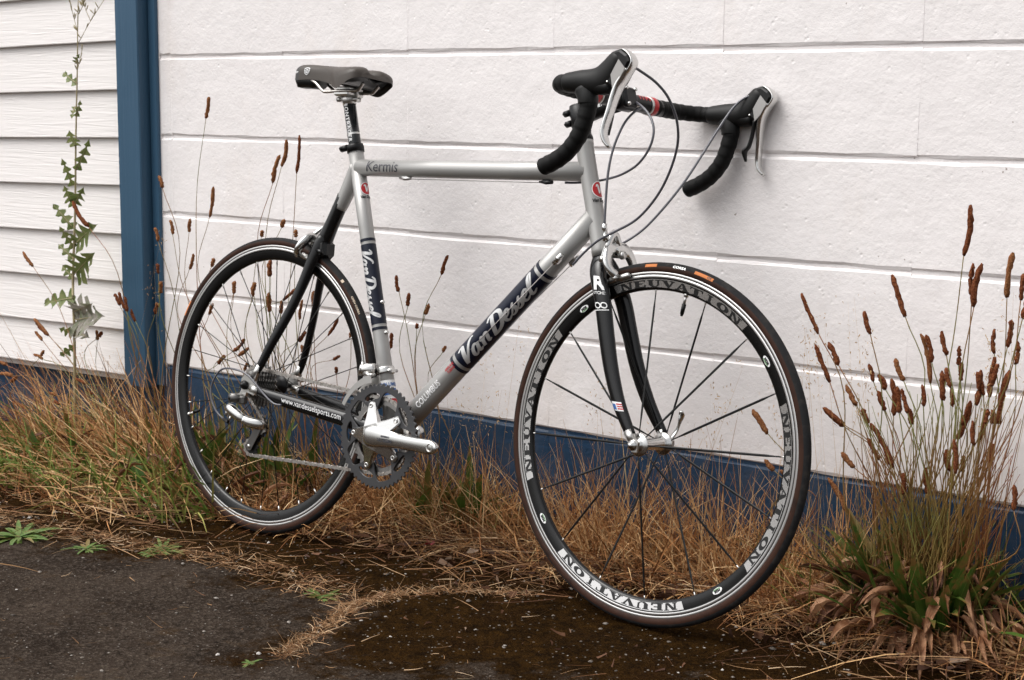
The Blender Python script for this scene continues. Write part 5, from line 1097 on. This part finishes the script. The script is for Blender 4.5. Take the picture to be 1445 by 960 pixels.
# ---- plantain sprawling to the left in front of the clapboards
LB = (-1.66, -.17)
pl = empty('plantain', (LB[0], LB[1], gnd(*LB))); tag(pl, 'sprawling plantain with stalks leaning over the blue foundation below the clapboards', 'plant')
hl = [(a/2, b/2, c/2, d/2) for a, b, c, d in [(448, 497, 458, 530), (436, 643, 446, 682), (445, 745, 447, 772), (453, 795, 452, 828), (445, 855, 438, 887), (370, 873, 382, 907), (322, 830, 338, 862), (335, 825, 352, 872), (352, 838, 358, 880), (65, 710, 93, 752), (205, 568, 250, 640), (97, 900, 137, 945)]]
hl += Zm(0, 380, 4, [(195, 280, 275, 375), (198, 352, 240, 402), (190, 482, 240, 508), (250, 460, 232, 490), (0, 520, 32, 540), (0, 590, 70, 602), (95, 605, 62, 635), (75, 748, 145, 785), (35, 882, 80, 895), (275, 700, 315, 712), (490, 672, 520, 708), (420, 620, 495, 648), (545, 345, 550, 400), (575, 355, 560, 380), (305, 745, 335, 765)])
heads(pl, LB, (.10, .06), hl, (-.22, -.08), .45, hr=.0046, r=.0011)
for i in range(75):
    bx, by = LB[0]+random.uniform(-.42, .26), LB[1]+random.uniform(-.16, .04)
    leaf(pl, (bx, by, gnd(bx, by)), A(random.uniform(-1.0, .5), random.uniform(-.7, .2), random.uniform(.5, 1.3)), random.uniform(.09, .22), random.uniform(.016, .032), random.uniform(.3, 1.7), M['leaf'] if random.random() < .6 else M['leaf_y'], fold=.3, twist=random.uniform(-.8, .8))
for i in range(45):
    bx, by = LB[0]+random.uniform(-.45, .3), LB[1]+random.uniform(-.14, .05)
    leaf(pl, (bx, by, gnd(bx, by)+random.uniform(.01, .15)), A(random.uniform(-1, 1), random.uniform(-1, .1), random.uniform(-.3, .6)), random.uniform(.05, .11), random.uniform(.010, .020), random.uniform(.8, 2.2), M['dead'] if random.random() < .4 else M['dead_d'], curl=random.uniform(.4, 1.4), twist=random.uniform(-1.6, 1.6), fold=.6, name='dead_leaf')

# ---- a few stalks and leaves under the down tube, and leaning ones within the front wheel
DBs = (-.83, -.07)
pd_ = empty('plantain', (DBs[0], DBs[1], gnd(*DBs))); tag(pd_, 'small plantain with few red-brown stalks under the silver down tube', 'plant')
heads(pd_, DBs, (.05, .03), [(632, 361, 623, 388), (559, 389, 563, 412), (578, 414, 576, 432), (605, 429, 600, 444), (588.5, 457, 588, 464), (629.5, 489, 625, 497), (552, 470, 551, 492)], (-.06, -.03), .5, hr=.0042, r=.0010)
for i in range(22):
    bx, by = DBs[0]+random.uniform(-.04, .16), DBs[1]+random.uniform(-.04, .02)
    leaf(pd_, (bx, by, gnd(bx, by)+.02), A(random.uniform(-.5, .7), random.uniform(-.6, .1), 1.0), random.uniform(.09, .18), random.uniform(.012, .022), random.uniform(.3, 1.3), M['leaf'] if random.random() < .6 else M['leaf_y'], fold=.3)
FB = (.02, -.09)
pf_ = empty('plantain', (FB[0], FB[1], gnd(*FB))); tag(pf_, 'plantain with three leaning stalks seen through the front wheel', 'plant')
heads(pf_, FB, (.05, .03), [(1062, 579, 1083, 612), (1080, 649, 1092, 664), (1101, 664, 1122, 682)], (-.16, -.10), 1, hr=.0044, r=.0010)

# ---- prickly lettuce in front of the clapboards
LY = -.14; lb = at(107, 600, LY); lb = A(lb[0], LY, gnd(lb[0], LY))
lt = empty('prickly_lettuce', lb); tag(lt, 'tall prickly lettuce weed with jagged green leaves before white clapboards', 'plant')
sp = [lb]+[at(x, y, LY) for x, y in ((106, 560), (105, 470), (103, 400), (106, 300), (107, 200), (109, 100), (110, 20), (112, -60))]
mb = MB(); mb.tube([p-lb for p in sp], [.0042, .0042, .0040, .0036, .0030, .0024, .0018, .0013, .0009], 9, n=5); obj('stem', mb, M['lettuce_stem'], lt)
def lobed(b, t, width, m, n=5, dep=.0):
    b, t = at(b[0], b[1], LY)-lb, at(t[0], t[1], LY-dep)-lb; ax_ = t-b; L2 = np.linalg.norm(ax_); d = nrm(ax_); nv = nrm(CAM-(lb+b)+A(*[random.uniform(-1.4, 1.4) for _ in range(3)])); s_ = nrm(np.cross(d, nv)); nv = np.cross(s_, d)
    K = 6*n; V = []; F = []; w2 = width*L2
    for i in range(K+1):
        u = i/K; q = (u*n) % 1; env = math.sin(math.pi*min(1, .12+u*.88))**.6*(1-.30*u)
        lob = .20+.80*max(0, math.sin(math.pi*min(1, q/.85)))**1.3; back = -.09*L2*lob*(1-u*.5)
        c = b+d*L2*u+nv*(math.sin(u*2.2)*.10*L2-.05*L2); jg = [random.uniform(.8, 1.15) for _ in range(2)]
        for sg, j in ((1, jg[0]), (-1, jg[1])): V.append(c+s_*sg*w2*env*lob*j+d*back*.8+nv*(lob*w2*.35*random.uniform(.4, 1.2)))
        V.append(c)
    for i in range(K): F += [(3*i, 3*i+2, 3*i+5, 3*i+3), (3*i+2, 3*i+1, 3*i+4, 3*i+5)]
    mb = MB(); mb.add(V, F, 0, True); lf = obj('leaf', mb, m, lt)
    mb = MB(); mb.tube([b, b+d*L2*.5+nv*(math.sin(1.1)*.10*L2-.05*L2+.0006), b+d*L2*.92+nv*(math.sin(2.0)*.10*L2-.05*L2+.0006)], [.0013, .0009, .0004], 5, n=3); obj('midrib', mb, M['lettuce_stem'], lf)
G, GG = M['lettuce'], M['lettuce_grey']
for b, t, wd, m in [((108, 118), (90, 103), .25, G), ((108, 165), (113, 140), .25, G), ((107, 207), (97, 182), .30, G), ((108, 240), (126, 194), .22, G), ((103, 262), (86, 222), .22, G), ((105, 287), (119, 262), .30, G), ((104, 290), (89, 260), .32, G), ((103, 322), (74, 288), .26, G), ((104, 350), (83, 318), .26, G), ((105, 345), (141, 316), .28, G), ((104, 388), (137, 354), .34, G), ((103, 392), (88, 376), .40, G), ((104, 420), (64, 430), .28, G), ((103, 365), (82, 345), .30, G), ((104, 452), (152, 447), .40, GG), ((104, 440), (133, 425), .34, GG), ((104, 470), (82, 462), .40, G), ((104, 490), (84, 502), .40, G), ((104, 468), (128, 478), .40, GG), ((106, 150), (101, 170), .2, G), ((106, 90), (114, 75), .22, G)]: lobed(b, t, wd*.95, m, 3 if abs(t[0]-b[0])+abs(t[1]-b[1]) < 45 else 4, random.uniform(-.02, .05))
for pth in ([(110, 62), (122, 40), (134, 20), (147, 0)], [(110, 45), (104, 25), (99, 2)], [(111, 20), (118, 6), (126, -14)], [(109, 100), (112, 88), (116, 70)], [(128, 30), (121, 14), (118, 4)]):
    mb = MB(); P = [at(x, y, LY-.01)-lb for x, y in pth]; mb.tube(P, [.0011]+[.0008]*(len(P)-1), 5, n=3)
    for k in range(7):
        i = random.randrange(len(P)-1); f = random.random(); q = P[i]*(1-f)+P[i+1]*f; e = nrm(A(random.uniform(-1, 1), random.uniform(-.6, .2), 1)); mb.tube([q, q+e*.008, q+e*.014, q+e*.018], [.0006, .0016, .0015, .0005], 5)
    obj('flower_branch', mb, M['lettuce_stem'], lt)

# ---- dry grass along the foot of the walls (uncountable)
def scatter(n, xr, yr, hr, wr, lean, droop, tr, ypow=1.0, xb=None):
    x = rng.uniform(*xr, n) if xb is None else xb(n); y = yr[1]-(yr[1]-yr[0])*rng.random(n)**ypow; z = gndv(x, y)-.004
    d = np.stack([rng.normal(lean[0], lean[2], n), rng.normal(lean[1], lean[2]*.7, n), np.abs(rng.normal(1, .25, n))], 1)
    return np.stack([x, y, z], 1), d, rng.uniform(*hr, n), rng.uniform(*wr, n), rng.uniform(*droop, n), rng.uniform(*tr, n)
def cat_(*S): return [np.concatenate([s[i] for s in S]) for i in range(6)]
S_ = cat_(scatter(2600, (-1.15, .95), (-.20, -.012), (.03, .15), (.0020, .0044), (0, -.3, 1.1), (.1, .9), (0, .95), 1.3),
          scatter(850, (-1.05, .30), (-.15, -.012), (.09, .26), (.0016, .0034), (.05, -.08, .48), (.02, .55), (.15, .95), 1.2),
          scatter(480, (-.45, .22), (-.14, -.02), (.12, .33), (.0014, .0028), (.0, -.05, .36), (.0, .4), (.35, .95), 1.2),
          scatter(420, (-1.0, .35), (-.16, -.02), (.14, .30), (.0015, .0028), (.1, -.15, .9), (.2, .9), (.55, .95), 1.2),
          scatter(1500, (-1.75, -1.0), (-.30, -.015), (.04, .18), (.0020, .0044), (-.2, -.3, 1.1), (.1, .8), (.0, .95), 1.1),
          scatter(1200, (-2.75, -1.45), (-.50, -.015), (.06, .26), (.0020, .0044), (-.3, -.2, 1.0), (.05, .9), (.0, 1.0), 1.0),
          scatter(420, (-2.1, -1.45), (-.28, -.05), (.20, .42), (.0017, .0036), (-.9, -.1, .45), (.05, .5), (.2, .95), 1.0),
          scatter(460, (-2.2, -1.5), (-.24, -.04), (.24, .46), (.0017, .0036), (-.55, -.05, .50), (.05, .55), (.1, .95), 1.0),
          scatter(950, (-1.55, -.9), (-.22, -.015), (.08, .27), (.0016, .0036), (.0, -.15, .65), (.05, .6), (.05, .95), 1.1),
          scatter(700, (-1.15, .3), (-.22, -.02), (.05, .16), (.0017, .0036), (.2, -.4, 1.0), (.2, .9), (.3, .98), 1.1),
          scatter(260, (-2.3, -1.4), (-.42, -.08), (.18, .42), (.0016, .0034), (-.3, -.3, 1.0), (.2, .8), (.6, .98), 1.0),
          scatter(900, (-1.0, .45), (-.12, -.012), (.16, .30), (.0011, .0024), (.0, -.05, .34), (.0, .45), (.3, .97), 1.2),
          scatter(1000, (.02, .75), (-.20, -.015), (.05, .22), (.0018, .0040), (-.25, -.3, .9), (.1, .8), (.05, .9), 1.0))
stuff(ribbons('dry_grass', *S_, M['straw'], 5, rng.normal(0, .036, (len(S_[0]), 3))), 'dry straw-coloured grass along the foot of the walls', 'grass')
S_ = cat_(scatter(800, (-2.3, -1.3), (-.42, -.03), (.08, .28), (.003, .0075), (-.3, -.2, .5), (.05, .6), (0, 1), 1.0), scatter(170, (.1, .7), (-.2, -.03), (.1, .34), (.0012, .0026), (0, -.1, .4), (.05, .5), (0, 1)), scatter(160, (-.95, -.6), (-.12, -.02), (.06, .2), (.0012, .0026), (0, -.1, .5), (.05, .5), (.2, 1)))
stuff(ribbons('green_grass', *S_, M['green_grass'], 5, rng.normal(0, .015, (len(S_[0]), 3))), 'green grass blades mixed into the dry grass by the walls', 'grass')
# fallen straw lying flat
def lying(n, xr, yf, zr, hr, wr, tr):
    x = rng.uniform(*xr, n); y = yf(n, x); z = gndv(x, y)+rng.uniform(*zr, n); a = rng.uniform(0, 2*math.pi, n)
    d = np.stack([np.cos(a), np.sin(a)*.8, rng.normal(.02, .10, n)], 1); return np.stack([x, y, z], 1), d, rng.uniform(*hr, n), rng.uniform(*wr, n), rng.uniform(0, .08, n), rng.uniform(*tr, n)
ed = lambda x: np.interp(x, [p[0] for p in EDGE], [p[1] for p in EDGE])
S_ = cat_(lying(5200, (-1.6, .95), lambda n, x: -np.abs(rng.normal(0, .16, n))-.02, (.0, .045), (.03, .16), (.0010, .0021), (0, .95)),
          lying(2600, (-2.6, -1.2), lambda n, x: -np.abs(rng.normal(0, .26, n))-.05, (.0, .04), (.03, .15), (.0010, .0021), (0, .95)),
          lying(260, (-1.7, .7), lambda n, x: -.15-np.abs(rng.normal(0, .2, n)), (.0, .004), (.012, .09), (.0009, .0018), (.3, 1)),
          lying(1500, (-1.95, -.62), lambda n, x: ed(x)+.045+rng.normal(0, .030, n), (.0, .012), (.010, .06), (.0008, .0016), (.25, 1)),
          lying(160, (-1.6, .4), lambda n, x: rng.uniform(-1.2, -.6, n), (.0, .002), (.008, .045), (.0008, .0015), (.3, 1)))
# dry tufts in the crack that runs from the front wheel to the asphalt edge
CR = np.array([(-.36, -.33), (-.51, -.40), (-.58, -.50), (-.60, -.58), (-.57, -.66), (-.53, -.78), (-.50, -.88)]); n = 1500; t = rng.uniform(0, len(CR)-1.001, n); k = t.astype(int); f = (t-k)[:, None]; c = CR[k]*(1-f)+CR[k+1]*f+rng.normal(0, .010, (n, 2))
c[:, 0] += rng.normal(0, .006, n); S2 = (np.c_[c, gndv(c[:, 0], c[:, 1])], np.stack([rng.normal(0, 1, n), rng.normal(0, 1, n), np.abs(rng.normal(.35, .3, n))], 1), rng.uniform(.008, .042, n), rng.uniform(.0007, .0014, n), rng.uniform(.1, .6, n), rng.uniform(.35, 1, n))
S_ = cat_(S_, S2)
far = np.ones(len(S_[0]), bool)
for cx, cy in ((-.103, -.364), (-1.140, -.333)):     # the tyres press the straw flat where they stand
    mid = S_[0][:, :2]+(S_[1]/np.linalg.norm(S_[1], axis=1, keepdims=True))[:, :2]*S_[2][:, None]*.5
    far &= ~((np.abs(mid[:, 0]-cx) < .20) & (np.abs(mid[:, 1]-cy) < .06+S_[2]*.5))
S_ = [q[far] for q in S_]
stuff(ribbons('fallen_straw', *S_, M['fallen'], 4, rng.normal(0, .006, (len(S_[0]), 3))), 'broken straw lying on the moss and in the asphalt crack', 'straw')
# crumbled leaf litter
S_ = cat_(lying(2600, (-2.7, .95), lambda n, x: -np.abs(rng.normal(0, .15, n))-.01, (.0, .03), (.008, .035), (.006, .016), (0, 1)), lying(240, (-2.0, .5), lambda n, x: rng.uniform(-.6, -.2, n), (.0, .003), (.004, .014), (.003, .008), (.2, 1)))
far = np.ones(len(S_[0]), bool)
for cx, cy in ((-.103, -.364), (-1.140, -.333)): far &= ~((np.abs(S_[0][:, 0]-cx) < .20) & (np.abs(S_[0][:, 1]-cy) < .09))
S_ = [q[far] for q in S_]
stuff(ribbons('leaf_litter', *S_, M['litter'], 4, rng.normal(0, .006, (len(S_[0]), 3))), 'crumbled brown leaf litter under the dry grass by the walls', 'leaf litter')
# airy grass panicles: thread stems with hanging seeds
def panicles(spots):
    R0 = []; D = []; Ln = []; Wd = []; T = []; SR = []
    for (px, py), base, n in spots:
        for _ in range(n):
            tip = at(px+rng.normal(0, 22), py+rng.normal(0, 26), rng.uniform(-.16, -.05)); b = A(base[0]+rng.normal(0, .05), base[1]+rng.normal(0, .02), gz(base[0])); v = tip-b
            R0.append(b); D.append(v); Ln.append(np.linalg.norm(v)); Wd.append(.0008); T.append(rng.uniform(.2, 1))
            for j in range(rng.integers(14, 30)):
                q = b+v*rng.uniform(.72, 1.02)+rng.normal(0, .011, 3); R0.append(q); D.append(A(rng.normal(.2, .4), rng.normal(0, .4), rng.normal(-.6, .5))); Ln.append(rng.uniform(.003, .008)); Wd.append(rng.uniform(.0012, .0024)); T.append(rng.uniform(.2, 1))
    n = len(R0); return ribbons('grass_panicles', np.array(R0), np.array(D), np.array(Ln), np.array(Wd), np.zeros(n), np.array(T), M['flower'], 4)
stuff(panicles([((1135, 470), (.16, -.12), 5), ((1190, 440), (.2, -.12), 4), ((1225, 470), (.22, -.1), 4), ((1120, 530), (.1, -.1), 4), ((1395, 470), (.4, -.1), 5), ((1430, 420), (.45, -.1), 3), ((690, 540), (-.75, -.07), 4), ((720, 480), (-.7, -.07), 3), ((1000, 560), (-.2, -.07), 5), ((930, 600), (-.3, -.07), 4), ((240, 365), (-1.75, -.1), 2), ((130, 540), (-1.95, -.15), 6), ((60, 590), (-2.0, -.2), 4), ((860, 560), (-.42, -.07), 3), ((640, 560), (-.85, -.07), 3)]), 'airy golden grass seed heads on thread-thin stems by the walls', 'grass')

# ---- small weeds on the pavement edge
def weed(px, py, n, ln, wd, label, flat=.5):
    d = ray(px, py); nn_ = A(-SLOPE, 0, 1); k = ((A(-1.1397, 0, 0)-CAM)@nn_)/(d@nn_); p = CAM+k*d; p[2] = gnd(p[0], p[1])
    o = empty('weed', p); tag(o, label, 'weed')
    for i in range(n):
        a = random.uniform(0, 2*math.pi); b = p+A(math.cos(a), math.sin(a), 0)*random.uniform(0, ln*.35); leaf(o, b, A(math.cos(a), math.sin(a), random.uniform(.15, .9)*flat), random.uniform(.5, 1)*ln, wd*random.uniform(.7, 1.3), random.uniform(.2, .9), M['weed'] if random.random() < .8 else M['leaf_y'], fold=.25, seg=5)
weed(28, 758, 60, .085, .011, 'bushy green weed on asphalt edge below the sprawling plantain')
weed(122, 775, 30, .048, .006, 'small sparse green weed in straw between two larger weeds', .4)
weed(228, 776, 46, .066, .008, 'spreading green weed on asphalt edge nearest the rear tyre')
weed(455, 842, 22, .050, .007, 'feathery green weed in the asphalt crack between the wheels', .35)
weed(352, 938, 22, .022, .003, 'tiny yellowish weed tuft alone on the bare asphalt', .3)

# ---- stray leaves
def stray(px, py, ln, wd, m, label, name, n=1):
    d = ray(px, py); nn_ = A(-SLOPE, 0, 1); k = ((A(-1.1397, 0, .012)-CAM)@nn_)/(d@nn_); p = CAM+k*d
    mb = MB(); V = []; a0 = random.uniform(0, 6)
    K = 20; V.append(A(0, 0, .004))
    for i in range(K):
        t = 2*math.pi*i/K; r = ln*(.62+.38*math.cos(5*t/1.0)*.6)*(1 if math.cos(t) > -.8 else .8); V.append(A(r*math.cos(t+a0), r*wd*math.sin(t+a0), .004+.010*abs(math.sin(t*1.5+a0))))
    mb.add(V, [(0, 1+i, 1+(i+1) % K) for i in range(K)], 0, False); o = obj(name, mb, m); o.location = p; tag(o, label, 'leaf')
stray(606, 772, .017, .9, M['red_leaf'], 'dark red fallen leaf on straw under the down tube', 'fallen_leaf')
stray(968, 829, .012, .6, M['red_leaf'], 'small red fallen leaf in straw seen through front wheel', 'fallen_leaf')
stray(223, 720, .022, .7, M['pale'], 'pale crumpled dry leaf on dirt left of rear tyre', 'fallen_leaf')

# ---- grit and pebbles
def pebbles(n):
    V = []; F = []; T = []; base = [(1, 0, 0), (-1, 0, 0), (0, 1, 0), (0, -1, 0), (0, 0, 1), (0, 0, -1), (.6, .6, .45), (-.6, .6, .4), (.6, -.6, .45), (-.6, -.6, .4)]
    tri = [(4, 0, 6), (4, 6, 2), (4, 2, 7), (4, 7, 1), (4, 1, 9), (4, 9, 3), (4, 3, 8), (4, 8, 0), (0, 2, 6), (2, 1, 7), (1, 3, 9), (3, 0, 8)]
    for i in range(n):
        x = rng.uniform(-2.2, .75); y = rng.uniform(-1.25, -.12)
        if edge_dist(x, y) < -.02 and rng.random() < .6: continue
        s = min(.0085, .0010+rng.exponential(.0010)*(1.25 if y > -.6 else .8)); e = A(*rng.uniform(.6, 1.3, 3)); e[2] *= .6; a = rng.uniform(0, 6.3); z = ground_z(x, y); o = len(V); c, sn = math.cos(a), math.sin(a)
        for b in base: q = A(*b)*e*s*rng.uniform(.85, 1.12); V.append((x+c*q[0]-sn*q[1], y+sn*q[0]+c*q[1], z+q[2]+s*.2))
        F += [tuple(o+j for j in f) for f in tri]; T += [rng.random()**.8]*10
    me = bpy.data.meshes.new('gravel'); me.from_pydata(V, [], F); a = me.attributes.new('tint', 'FLOAT', 'POINT'); a.data.foreach_set('value', T); me.materials.append(M['stone']); me.polygons.foreach_set('use_smooth', [True]*len(F))
    o = bpy.data.objects.new('gravel', me); col.objects.link(o); return o
stuff(pebbles(2200), 'pale grit and small pebbles scattered over moss and asphalt', 'gravel')
